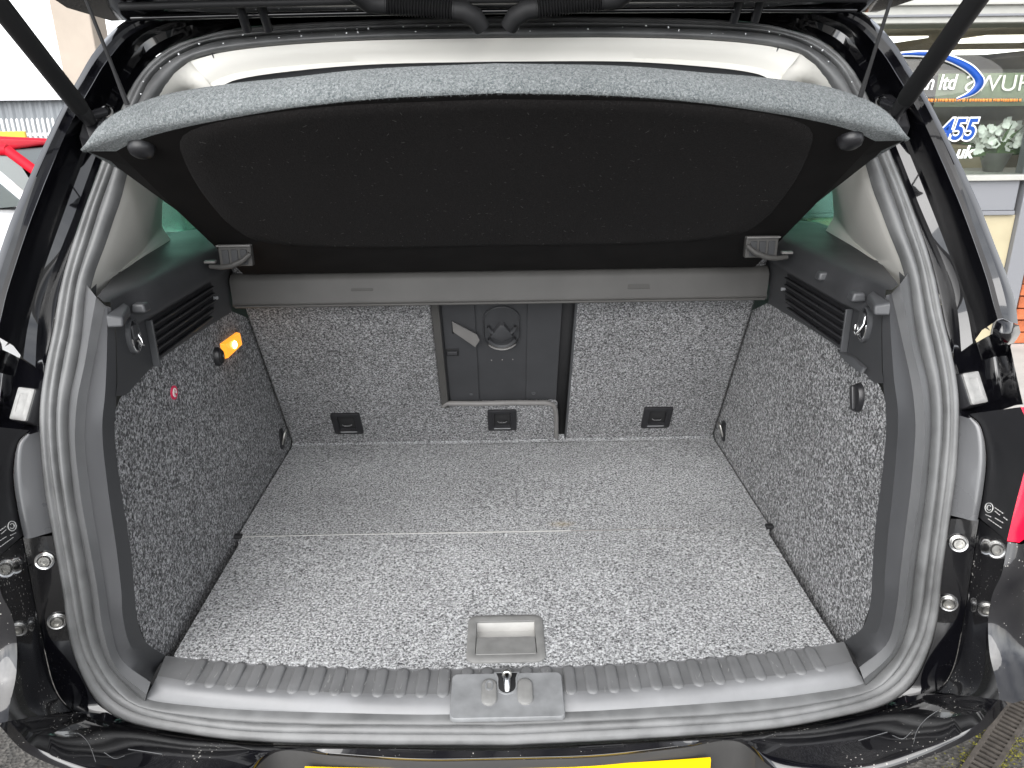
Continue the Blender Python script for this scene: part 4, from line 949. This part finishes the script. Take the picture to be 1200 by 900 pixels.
rb_in = [V(p.x*min(1, tipx.x/RBc[-1].x) if True else p.x, p.y, p.z) for p in RBc]
def sh_row(t):
    out = []
    for a, b in zip(hingeh, rb_in): out.append(a.lerp(b, t))
    return out
und = [sh_row(t) for t in (0, .05, .12, .25, .4, .55, .7, .85, 1)]
PS(loft('shelf_board', [full(r_) for r_ in und], 'shelf_board', None, auto=60))
PS(loft('shelf_edge', [full(r_) for r_ in (rb_in, RBc, rm1, rm, rm2, RTc)], 'shelf_top', None, auto=70))
topr = [[V(a.x, a.y, a.z) for a in RTc], [a.lerp(V(h.x*.98, h.y, h.z), .5) - hn*.03 for a, h in zip(RTc, hingeh)], [h - hn*.022 for h in hingeh], hingeh]
PS(loft('shelf_surface', [full(r_) for r_ in topr], 'shelf_top', None))
ends = [PS(loft('shelf_side', [[V(s*p.x, p.y, p.z) for p in r_] for r_ in ([sh_row(t)[-1] for t in (0, .3, .6, .9, 1)], [hingeh[-1]-hn*.022, hingeh[-1].lerp(RTc[-1], .3)-hn*.022, hingeh[-1].lerp(RTc[-1], .6)-hn*.02, hingeh[-1].lerp(RTc[-1], .9)-hn*.01, RTc[-1]])], 'shelf_board', None)) for s in (1, -1)]
# felt field on the underside
FO = [(594, 121), (760, 124), (870, 134), (930, 146), (948, 160), (944, 182), (930, 212), (912, 238), (893, 259), (864, 275), (800, 283.5), (700, 287.5), (594, 288.5)]
fo = [hsh(p, .0035) for p in FO]; fo[0].x = 0; fo[-1].x = 0
fo = arc(fo, 60); fi = [hsh(p, .0) for p in FO]; fi[0].x = 0; fi[-1].x = 0; fi = arc(fi, 60)
outl = ring(fo); cen = sum(outl, Vector())/len(outl)
rows_ = [[cen + (p-cen)*1.012 - hn*.004 for p in outl], outl] + [[cen + (p-cen)*k for p in outl] for k in (.93, .75, .5, .25)]
v, f = grid(rows_, True); v.append(cen); k0 = len(v)-1; n_ = len(outl); f += [((len(rows_)-1)*n_+j, (len(rows_)-1)*n_+(j+1) % n_, k0) for j in range(n_)]
PS(obj('felt_field', v, f, 'shelf_felt', None))
# loose fibres along the cut edge of the carpet
fv, ff_ = [], []
ed = full(RBc)
for i in range(2600):
    t = random.random()*(len(ed)-1.01); k = int(t); p = ed[k].lerp(ed[k+1], t-k) + V(0, -.002+random.uniform(-.003, .003), random.uniform(-.001, .003))
    d = V(random.uniform(-1, 1), random.uniform(-.8, .3), random.uniform(-1, .3)).normalized()*random.uniform(.001, .0035); sd_ = d.orthogonal().normalized()*.00018
    b0_ = len(fv); fv += [p+sd_, p-sd_, p+d]; ff_.append((b0_, b0_+1, b0_+2))
ed2 = full(RTc)
for i in range(1500):
    t = random.random()*(len(ed2)-1.01); k = int(t); p = ed2[k].lerp(ed2[k+1], t-k) + V(0, -.002, -.001)
    d = V(random.uniform(-1, 1), random.uniform(-.6, .2), random.uniform(-.1, 1)).normalized()*random.uniform(.0008, .0025); sd_ = d.orthogonal().normalized()*.00018
    b0_ = len(fv); fv += [p+sd_, p-sd_, p+d]; ff_.append((b0_, b0_+1, b0_+2))
fb = PS(obj('carpet_fibres', fv, ff_, 'shelf_top', None, recalc=False)); fb['kind'] = 'stuff'
# lint specks on the felt
fv, ff_ = [], []
for i in range(420):
    a = random.choice(outl); p = cen + (a-cen)*math.sqrt(random.random())*.97 + hn*.0006
    ax = hd_*random.uniform(-1, 1) + V(1, 0, 0)*random.uniform(-1, 1); ax.normalize(); ax *= random.uniform(.0006, .0035)*random.random()+.0005; bx_ = ax.cross(hn).normalized()*.0004
    b0_ = len(fv); fv += [p-ax-bx_, p+ax-bx_, p+ax+bx_+hn*.0004, p-ax+bx_]; ff_.append((b0_, b0_+1, b0_+2, b0_+3))
lint = PS(obj('lint', fv, ff_, 'shelf_bar', None, recalc=False)); lint['kind'] = 'stuff'
# knobs under the rear corners
for s in (1, -1):
    c = hsh((996, 162), .001) if s > 0 else hsh((166, 172), .001)
    kb = PS(lathe('shelf_knob', [(.0150, -.002), (.0150, .004), (.0125, .009), (.009, .0115), (.003, .0125)], basis(c, (1, 0, 0), hd_ if hn.dot(V(1, 0, 0).cross(hd_)) > 0 else -hd_), 'plastic_black', None))
    # lifting cord up to the tailgate
    a = hsh((1008, 114), -.015) if s > 0 else hsh((149.5, 123), -.015)
    b_ = hy((1044, 0), -.02) if s > 0 else hy((101, 0), -.02)
    b_ = a + (b_-a)*1.9
    PS(tube('lifting_cord', [a, a.lerp(b_, .18), b_], [.0030, .0020, .0019], 'rubber_black', None, n=7))
# hinge bar across the seats
bx0 = .4835
sec = [(.006, 0), (.0, -.004), (-.006, -.012), (-.003, -.048), (-.006, -.053), (-.004, -.058), (.004, -.060), (.03, -.058), (.034, -.01), (.03, 0)]
brow = [[V(x, .458+a, 1.150+b_) for a, b_ in sec] for x in [bx0*(-1+2*i/40) for i in range(41)]]
v, f = grid(brow, True); f.append(tuple(range(len(sec)))[::-1]); f.append(tuple(range(len(v)-len(sec), len(v))))
bar = PS(obj('hinge_bar', v, f, 'shelf_bar', None, bev=0, auto=50))
tb_ = tube('bar_edge', [V(-bx0+.004, .4525, 1.0925), V(bx0-.004, .4525, 1.0925)], .0026, 'shelf_bar', bar, n=8)
for p in ((424, 334), (748.5, 331.5)):
    c = hy(p, .4545); box('bar_inset', V(c.x, .4552, c.z), (.040, .004, .022), 'shelf_bar', bar, bev=.001)
for s in (1, -1):        # hinge brackets with curved arm at the bar ends
    c = hsh((891.5, 289), .014) if s > 0 else hsh((277, 299), .014)
    b = PS(box('hinge_bracket', c, (.052, .012, .034), 'shelf_bar', None, bev=.002))
    for k in range(3): box('bracket_slot', c + V(s*(-.014+.0145*k), -.0066, -.002), (.0105, .003, .024), 'hatch_plastic', b, bev=.001)
    box('bracket_cap', c + V(0, -.003, .0165), (.054, .018, .003), 'piping', b, bev=.001)
    tube('hinge_arm', [c + V(-s*.026, -.012, .004), c + V(-s*.014, -.016, -.006), c + V(s*.004, -.016, -.014), c + V(s*.022, -.012, -.017), c + V(s*.042, -.006, -.0165)], [.0036, .0042, .0044, .0042, .0036], 'shelf_bar', b, n=10)
    box('hinge_pin', c + V(s*.043, 0, -.010), (.018, .010, .004), 'piping', b, bev=.001)

# ================================================================== behind, on the right: shop front
mat('brick', (.42, .125, .055), .85, .2, var=.3, vscale=14, bump=.5, bscale=120)
mat('mortar', (.40, .37, .33), .9, .1, var=.2, vscale=40)
mat('frame_grey', (.20, .205, .22), .45, .4); mat('cream_panel', (.42, .37, .25), .7, .3, var=.08, vscale=5)
mat('soffit', (.40, .40, .37), .6, .3, var=.05); mat('shop_ceiling', (.42, .36, .29), .8, .2); mat('shop_wall', (.50, .45, .34), .8, .2, var=.1, vscale=3); mat('shop_floor', (.25, .22, .18), .6, .3)
mat('panel_light', (1, 1, 1), .5, .3, emit=(1, .97, .92), estr=1.4)
mat('vinyl_blue', (.003, .055, .30), .4, .4); mat('vinyl_white', (.82, .83, .83), .5, .3); mat('vinyl_orange', (.75, .26, .06), .5, .3); mat('film_sage', (.26, .29, .19), .6, .3); mat('film_letter', (.55, .57, .50), .6, .3)
mat('leaf', (.09, .16, .05), .6, .3, var=.3); mat('petal', (.82, .83, .78), .6, .2); mat('vase', (.10, .10, .09), .3, .5)
SY = 3.6
shop = thing('shop_front', 'shop front with lettered display window, grey frame and orange brick pier', 'shop', (3.0, SY, 0))
def SP(o): o.parent = shop; o.matrix_parent_inverse = Matrix.Translation(V(-3.0, -SY, 0)); return o
def wp(p, y=SY): return hy(p, y)
zS, zH = wp((1160, 205)).z, wp((1160, 27)).z
xL, xR = wp((985, 120)).x, wp((1193, 225)).x
x0f = -.0
def sb(name, x0, x1, y0, y1, z0_, z1_, m_, bev=.004): return SP(box(name, V((x0+x1)/2, (y0+y1)/2, (z0_+z1_)/2), (abs(x1-x0), abs(y1-y0), abs(z1_-z0_)), m_, None, bev=bev))
xl0, xr0 = .9, 5.2
pane = sb('window_pane', xl0, xr0, SY+.03, SY+.036, zS, zH, 'clear_glass', bev=0)
zM = wp((1160, 247)).z
sb('window_sill', xl0, xr0, SY-.03, SY+.10, zS-.03, zS, 'soffit')
sb('lower_panel', xl0, xR, SY, SY+.08, zM, zS-.032, 'frame_grey')
sb('bottom_rail', xl0, xR, SY-.012, SY+.08, zM-.025, zM-.001, 'frame_grey')
xq = wp((1186, 280)).x
sb('kick_panel', xl0, xq, SY+.012, SY+.08, .0, zM-.027, 'cream_panel')
sb('corner_post', xq+.002, xq+.105, SY-.02, SY+.10, .0, zS+.9, 'frame_grey')
sb('head_beam', .6, 5.4, SY-.03, SY+.3, zH, zH+.9, 'soffit')
for k, dz_ in enumerate((.03, .085)): sb('head_moulding', .6, 5.4, SY-.045-.012*k, SY-.031, zH+dz_, zH+dz_+.012, 'frame_grey' if k == 0 else 'soffit', bev=.002)
# interior
sb('shop_ceiling', .6, 5.4, SY+.3, 8.5, zH+.02, zH+.06, 'shop_ceiling', bev=0); sb('shop_back_wall', .6, 5.4, 8.5, 8.6, 0, zH+.06, 'shop_wall', bev=0)
sb('shop_floor_slab', .6, 5.4, SY+.1, 8.5, .0, .05, 'shop_floor', bev=0); sb('shop_side_wall', .5, .6, SY+.1, 8.5, 0, zH+.1, 'shop_wall', bev=0); sb('shop_side_wall', 5.4, 5.5, SY+.1, 8.5, 0, zH+.1, 'shop_wall', bev=0)
for xx_, yy_ in ((1.7, 5.0), (2.6, 5.0), (3.6, 5.0), (1.9, 6.6), (3.1, 6.6), (4.3, 6.6)): sb('light_panel', xx_-.3, xx_+.3, yy_-.3, yy_+.3, zH+.008, zH+.018, 'panel_light', bev=0)
sb('shelf_rail', 1.0, 5.2, 6.0, 6.04, 1.62, 1.66, 'soffit'); sb('shop_counter', 1.6, 4.6, 6.6, 7.2, .05, 1.0, 'cream_panel')
# window lettering and films
tfr = lambda p, y=SY+.024: basis(wp(p, y), (1, 0, 0), (0, 0, 1))
pxm = (wp((1150, 120)) - wp((1149, 120))).length
fa, fb_ = wp((1105, 86)), wp((1215, 124)); sb('window_film', fa.x, 4.2, SY+.040, SY+.043, fb_.z, fa.z, 'film_sage', bev=0)
SP(text('film_lettering', 'HUWS', tfr((1207+3, 106), SY+.028) @ Matrix.Translation(V(.005, 0, 0)), 25*pxm, 'film_letter', None, align='LEFT', mirror=True, sx=1.12))
o_l = [SP(text('window_lettering', 'an ltd', tfr((1076, 105)), 23*pxm, 'vinyl_white', None, shear=.15, off=.002, sx=.82))]
for dy_, mm_, of_ in ((0, 'vinyl_white', .012), (-.0025, 'vinyl_blue', .003)):
    SP(text('window_lettering', '455', tfr((1099, 163.5), SY+.022+dy_), 33*pxm, mm_, None, shear=.2, off=of_, sx=.86))
SP(text('window_lettering', 'uk', tfr((1119, 185)), 20*pxm, 'vinyl_white', None, shear=.2, off=.003))
kx = 1086
while kx < 1196:
    wl2 = random.choice((2.0, 2.6, 3.4, 1.4)); a = wp((kx, 117.5), SY+.022)
    sb('fine_print', a.x, a.x+wl2*pxm, SY+.020, SY+.022, a.z-random.uniform(1.0, 1.8)*pxm, a.z+1.6*pxm, 'vinyl_orange', bev=0); kx += wl2+random.choice((.8, .9, 1.6))
def cres(scale_, y, mm_):
    up_ = [(1040, 66), (1060, 62), (1090, 61), (1115, 66), (1138, 76), (1150, 88), (1153, 95), (1150, 103), (1140, 111), (1121, 117)]
    dn_ = [(1040, 67), (1060, 64.5), (1088, 66), (1110, 71), (1130, 81), (1140, 90), (1143, 96), (1141, 102), (1134, 109), (1121, 116)]
    U, D = cat([wp(p, y) for p in up_], 40), cat([wp(p, y) for p in dn_], 40)
    g_ = scale_; U2 = [u+(u-d)*.5*g_/max((u-d).length, .004) for u, d in zip(U, D)]; D2 = [d-(u-d)*.5*g_/max((u-d).length, .004) for u, d in zip(U, D)]
    SP(loft('swoosh', [U2, D2], mm_, None, solid=.001))
cres(.016, SY+.0225, 'vinyl_white'); cres(.0, SY+.019, 'vinyl_blue')
# brick pier
xb0 = xq+.108
bw_, bh_, jt = .215, .065, .010
SP(box('pier_core', V(xb0+.24, SY+.10, .9), (.47, .16, 1.8), 'mortar', None, bev=0))
bme = None
for r_ in range(23):
    for c_ in range(-1, 3):
        a = xb0 + .004 + c_*(bw_+jt) + (0 if r_ % 2 else (bw_+jt)/2); b_ = a+bw_
        a, b_ = max(a, xb0+.002), min(b_, xb0+.465)
        if b_-a < .03: continue
        full_b = abs(b_-a-bw_) < .001
        if full_b and bme:
            o = bpy.data.objects.new('brick', bme); COL.objects.link(o); o.location = (0, 0, 0)
            o.parent = shop; o.matrix_parent_inverse = Matrix.Translation(V(-3.0, -SY, 0)); o.location = V((a+b_)/2, SY+.01+random.uniform(-.002, .002), .01+r_*(bh_+jt)+bh_/2)
        else:
            v, f = boxv(b_-a, .06, bh_); o = obj('brick', v, f, 'brick', None, bev=.004, smooth=False)
            o.parent = shop; o.matrix_parent_inverse = Matrix.Translation(V(-3.0, -SY, 0)); o.location = V((a+b_)/2, SY+.01+random.uniform(-.002, .002), .01+r_*(bh_+jt)+bh_/2)
            if full_b: bme = o.data
# flowers in the window
fc = wp((1163, 200), SY+.22); fl0 = thing('flower_arrangement', 'white flowers with green leaves in a dark pot behind the shop window', 'flowers', (fc.x, fc.y, zS))
sb2 = sb('display_shelf', xl0, xr0, SY+.10, SY+.5, zS-.03, zS-.001, 'soffit')
pot = lathe('flower_pot', [(.05, 0), (.085, .10), (.09, .11), (.08, .105)], Matrix.Identity(4), 'vase', fl0, n=20)
vv, ff2, lv, lf_ = [], [], [], []
for i in range(46):
    c = V(random.uniform(-.17, .17), random.uniform(-.08, .08), random.uniform(.10, .24)); c.z += .05*(1-abs(c.x)/.2)
    for q in range(5):
        a = q*72+random.uniform(-15, 15); d = V(math.cos(R(a)), -.5+random.uniform(-.4, .4), math.sin(R(a)))*random.uniform(.022, .036); n2 = d.cross(V(0, 1, 0)).normalized()*.018
        b0_ = len(vv); vv += [c, c+d*.6+n2, c+d+V(0, -.006, 0), c+d*.6-n2]; ff2.append((b0_, b0_+1, b0_+2, b0_+3))
fo_ = obj('blossoms', vv, ff2, 'petal', fl0, recalc=False); fo_['kind'] = 'stuff'
for i in range(60):
    a = random.uniform(0, 360); l_ = random.uniform(.10, .26); d = V(math.cos(R(a))*.8, math.sin(R(a))*.35, random.uniform(.0, .9)).normalized(); p0 = V(0, 0, .09); sd_ = d.cross(V(0, 1, .1)).normalized()*.010
    b0_ = len(lv); lv += [p0-sd_*.4, p0+sd_*.4, p0+d*l_*.6+sd_, p0+d*l_*.6-sd_, p0+d*l_+V(0, 0, -.03)]; lf_ += [(b0_, b0_+1, b0_+2, b0_+3), (b0_+3, b0_+2, b0_+4)]
lo_ = obj('leaves', lv, lf_, 'leaf', fl0, recalc=False); lo_['kind'] = 'stuff'

# ================================================================== drain by the bumper
da, db = hz((1200, 822), 0), hz((1146, 905), 0); da.z = db.z = .0
dd = (db-da).normalized(); ds = V(dd.y, -dd.x, 0)
drain = thing('drain_channel', 'narrow slotted drain channel with moss in the tarmac', 'drain', da+(db-da)*.5)
def DP(o): o.parent = drain; o.matrix_parent_inverse = Matrix.Translation(-(da+(db-da)*.5)); return o
A_, B_ = da-dd*1.2, db+dd*1.0; Ld = (B_-A_).length
dfr = basis(A_+V(0, 0, .006), dd, -ds)
for sgn in (-1, 1): DP(box('edge_rail', V(Ld/2, sgn*.024, 0), (Ld, .012, .010), 'drain_stone', None, fr=dfr, bev=.002))
DP(box('channel_bed', V(Ld/2, 0, -.003), (Ld, .04, .004), 'rubber_black', None, fr=dfr, bev=0))
bv2, bf2 = [], []
for k in range(int(Ld/.017)):
    v, f = boxv(.008, .040, .008); b0_ = len(bv2); bv2 += [dfr @ (Vector(q)+V(k*.017+.01, 0, .001)) for q in v]; bf2 += [tuple(i+b0_ for i in q) for q in f]
gr = DP(obj('grating', bv2, bf2, 'drain_stone', None, smooth=False, recalc=True)); gr['kind'] = 'stuff'
mv, mf = [], []
for i in range(5200):
    t = random.random(); side = random.choice((-1, 1, 1)); off_ = side*(.026+abs(random.gauss(0, .016))); z = .004
    if math.sin(t*23)+math.sin(t*57+1) < -.2: continue
    p = dfr @ V(t*Ld, off_, 0); p.z = .004+random.random()*.008; r_ = random.uniform(.0012, .004); a = random.uniform(0, 6.28)
    b0_ = len(mv); mv += [p+V(math.cos(a), math.sin(a), 0)*r_, p+V(math.cos(a+2.1), math.sin(a+2.1), 0)*r_, p+V(math.cos(a+4.2), math.sin(a+4.2), .5)*r_]; mf.append((b0_, b0_+1, b0_+2))
ms_ = obj('moss', mv, mf, 'moss', None, recalc=False); ms_['kind'] = 'stuff'; ms_['label'] = 'yellow green moss growing beside the drain channel'; ms_['category'] = 'moss'

# ================================================================== behind, on the left: cars, fence, shed, post
mat('white_paint', (.80, .80, .80), .25, .5, coat=1); mat('red_paint', (.60, .008, .025), .55, .2); mat('car_glass', (.10, .12, .12), .12, .5)
mat('pale_metal', (.55, .56, .58), .4, .4); mat('cladding', (.22, .235, .25), .5, .4, var=.08, vscale=2); mat('fence_paint', (.70, .71, .71), .5, .3); mat('post_paint', (.40, .345, .29), .8, .2, var=.08, vscale=4); mat('yellow_paint', (.70, .45, .06), .6, .3)
def simple_car(name, label, cat_, loc, rz, col_, L_=4.0, W_=1.72, H_=1.46, dz=0, group=None):
    t = thing(name, label, cat_, loc, rz, group)
    # local: front towards -y; sections (y, half width, bottom, beltline)
    secs = [(-L_/2, .62, .35, .62), (-L_/2+.08, .76, .22, .74), (-L_/2+.35, .83, .20, .86), (-L_/2+.95, .86, .18, .96), (-L_/2+1.25, .86, .18, 1.0), (0, .87, .18, 1.0), (L_/2-.5, .86, .2, 1.02), (L_/2-.12, .80, .25, 1.0), (L_/2, .70, .35, .9)]
    k = W_/1.74; rows = []
    for y, w_, zb_, zt_ in secs:
        w_ *= k; rows.append([V(-w_*.9, y, zb_), V(-w_*.99, y, zb_+.15), V(-w_, y, (zb_+zt_)/2), V(-w_*.97, y, zt_-.10), V(-w_*.86, y, zt_-.01), V(-w_*.5, y, zt_+.03), V(0, y, zt_+.04), V(w_*.5, y, zt_+.03), V(w_*.86, y, zt_-.01), V(w_*.97, y, zt_-.10), V(w_, y, (zb_+zt_)/2), V(w_*.99, y, zb_+.15), V(w_*.9, y, zb_)])
    v, f = grid([cat(r_, 40) for r_ in rows]); n_ = 40; f.append(tuple(range(n_))[::-1]); f.append(tuple(range(len(v)-n_, len(v))))
    body = obj('body', v, f, col_, t, auto=50, sub=1)
    gh = [(-L_/2+1.05, .74, 1.0), (-L_/2+1.85, .60, H_-.03), (.15, .60, H_), (L_/2-.75, .57, H_-.06), (L_/2-.2, .68, 1.0)]
    def ghp(i, s, q=1.0): y, w_, z = gh[i]; return V(s*w_*k*q, y, z)
    rf = loft('roof', [[V(s_*gh[i][1]*k*.98, gh[i][0], gh[i][2]+.02*(1-abs(s_))) for s_ in (-1, -.6, 0, .6, 1)] for i in (1, 2, 3)], col_, t, solid=.03)
    def panel(nm, pts): return poly(nm, pts, 'car_glass', t)
    panel('windscreen', [ghp(0, -1), ghp(0, 1), ghp(1, 1), ghp(1, -1)]); panel('rear_window', [ghp(4, 1), ghp(4, -1), ghp(3, -1), ghp(3, 1)])
    for s in (-1, 1):
        a, b_, c, d, e = [ghp(i, s) for i in range(5)]
        mB = (a.y+e.y)/2+.1; wB = V(s*.76*k, mB, 1.0); wT = b_.lerp(d, (mB-b_.y)/(d.y-b_.y)); wT.z = H_-.03
        sh = V(s*.004, 0, 0)
        panel('side_window', [a.lerp(wB, .08)+sh, wB+V(0, -.04, 0)+sh, wT+V(0, -.04, -.03)+sh, b_.lerp(a, .1)+sh]); panel('side_window', [wB+V(0, .04, 0)+sh, e.lerp(wB, .2)+sh, d.lerp(e, .12)+sh, wT+V(0, .04, -.03)+sh])
        tube('pillar', [a, b_], .03, col_, t, n=8); tube('pillar', [wB, wT], .03, col_, t, n=8); tube('pillar', [e, d], .05, col_, t, n=8); tube('roof_rail', [b_, c.lerp(c, 0), d], .055, col_, t, n=8)
        tube('window_trim', [a, wB, e], .012, 'pale_metal', t, n=6)
        mr = pad('mirror', [(rrect(.20, .13, .05), -.04), (rrect(.22, .15, .06), 0), (rrect(.18, .11, .05), .05)], basis(a+V(s*.17, .12, .05), (1, 0, 0), (0, 0, 1)), col_, t, auto=80)
        tube('mirror_stalk', [a+V(0, .12, .0), a+V(s*.12, .12, .02)], .02, col_, mr, n=6)
        pad('headlamp', [(rrect(.30, .15, .06), -.02), (rrect(.30, .15, .06), .02), (rrect(.24, .10, .05), .035)], basis(V(s*.56*k, -L_/2+.10, .66), (1, s*.25, 0), (0, .25, 1)), 'car_glass', t)
        for y in (-L_/2+.72, L_/2-.75):
            wfr = Matrix.Translation(V(s*.76*k, y, .31)) @ Matrix.Rotation(R(90), 4, 'Y')
            wh = lathe('wheel', [(.19, -.10), (.29, -.10), (.31, -.08), (.31, .08), (.29, .10), (.19, .10)], wfr, 'rubber_black', t, n=28); lathe('rim', [(.03, .08*s), (.19, .075*s), (.195, .105*s), (.18, .09*s)], wfr, 'pale_metal', wh, n=28)
    return t
wx = hy((36, 222), 3.6)
wc = simple_car('white_car', 'small white car parked facing the boot in front of a red car', 'car', (wx.x-1.204, 3.6+.044, gz(-3.6)), R(50), 'white_paint')
lathe('round_emblem', [(.055, 0), (.055, .012), (.045, .016), (.040, .010)], Matrix.Translation(V(.835, -1.0, .74)) @ Matrix.Rotation(R(90), 4, 'Y'), 'pale_metal', wc, sx=1.25, sy=.8)
rx = hy((30, 163), 7.4)
simple_car('red_car', 'bright red car parked side-on behind the white car', 'car', (-5.95, 7.4, gz(-4.5, 7.4)), R(-90), 'red_paint', H_=hy((30, 162), 7.4).z-gz(-4.5, 7.4)-.03)
# palisade fence
fy_ = 12.0
ft_, fbm = hy((40, 138), fy_).z, gz(-8, 12)
fence = thing('palisade_fence', 'white metal palisade fence in front of the grey shed', 'fence', (-9, fy_, fbm))
def FP(o): o.parent = fence; o.matrix_parent_inverse = Matrix.Translation(V(9, -fy_, -fbm)); return o
fm = None
for k in range(72):
    x = -11.5+k*.08
    if fm is None:
        hgt = ft_-fbm; v = [(-.018, -.01, 0), (.018, -.01, 0), (.018, .01, 0), (-.018, .01, 0), (-.018, -.01, hgt-.03), (.018, -.01, hgt-.03), (.018, .01, hgt-.03), (-.018, .01, hgt-.03), (0, -.005, hgt), (0, .005, hgt)]
        o = obj('pale', v, [(0, 1, 5, 4), (2, 3, 7, 6), (1, 2, 6, 5), (3, 0, 4, 7), (4, 5, 8), (6, 7, 9), (5, 6, 9, 8), (7, 4, 8, 9)], 'fence_paint', None, smooth=False); fm = o.data
    else:
        o = bpy.data.objects.new('pale', fm); COL.objects.link(o)
    o.parent = fence; o.location = (x+9, 0, 0)
for z in (.35, ft_-fbm-.25): FP(box('rail', V(-8.6, fy_+.03, fbm+z), (5.9, .04, .05), 'fence_paint', None, bev=.004))
# shed with corrugated cladding
sy_ = 17.0; st_ = hy((40, 113), sy_).z
shed = thing('shed', 'long grey shed clad in corrugated sheet beyond the fence', 'shed', (-13, sy_, gz(-8, 17)))
def HP(o): o.parent = shed; o.matrix_parent_inverse = Matrix.Translation(V(13, -sy_, -gz(-8, 17))); return o
rows = [[V(-19+ i*.055, sy_ + (.035 if (i//2) % 2 else 0), z) for i in range(200)] for z in (gz(-8, 17), st_)]
HP(loft('wall_sheet', rows, 'cladding', None, smooth=False)); 
HP(loft('roof_sheet', [[V(-19.1, sy_-.15, st_-.02), V(-7.9, sy_-.15, st_-.02)], [V(-19.1, sy_+5, st_+.02), V(-7.9, sy_+5, st_+.02)]], 'cladding', None, solid=.05)); HP(box('eaves_trim', V(-13.5, sy_-.16, st_-.03), (11.2, .05, .10), 'pale_metal', None))
HP(loft('end_wall', [[V(-8.05, sy_, gz(-8, 17)), V(-8.05, sy_+5, gz(-8, 17))], [V(-8.05, sy_, st_), V(-8.05, sy_+5, st_+.4)]], 'cladding', None))
# canopy post
pxc = hy((100, 60), 6.0); pw2 = .30
tag(box('canopy_post', V(pxc.x, 6.0, 2.4+gz(-3.5, 6)/2-.0), (.30, .26, 5.2-gz(-3.5, 6)), 'post_paint', None, bev=.01), 'tall square cream post rising beside the parked cars', 'post')
yb_ = hy((10, 154), 11.5)
bt = thing('yellow_barrier', 'low yellow barrier standing in front of the fence', 'barrier', (yb_.x, 11.5, gz(-6, 11.5)))
box('panel', V(0, 0, (yb_.z-gz(-6, 11.5))*.75), (.5, .05, (yb_.z-gz(-6, 11.5))*.5), 'yellow_paint', bt, bev=.01)
for s in (-1, 1): box('foot', V(s*.2, 0, (yb_.z-gz(-6, 11.5))*.25), (.06, .3, (yb_.z-gz(-6, 11.5))*.5), 'yellow_paint', bt, bev=.01)
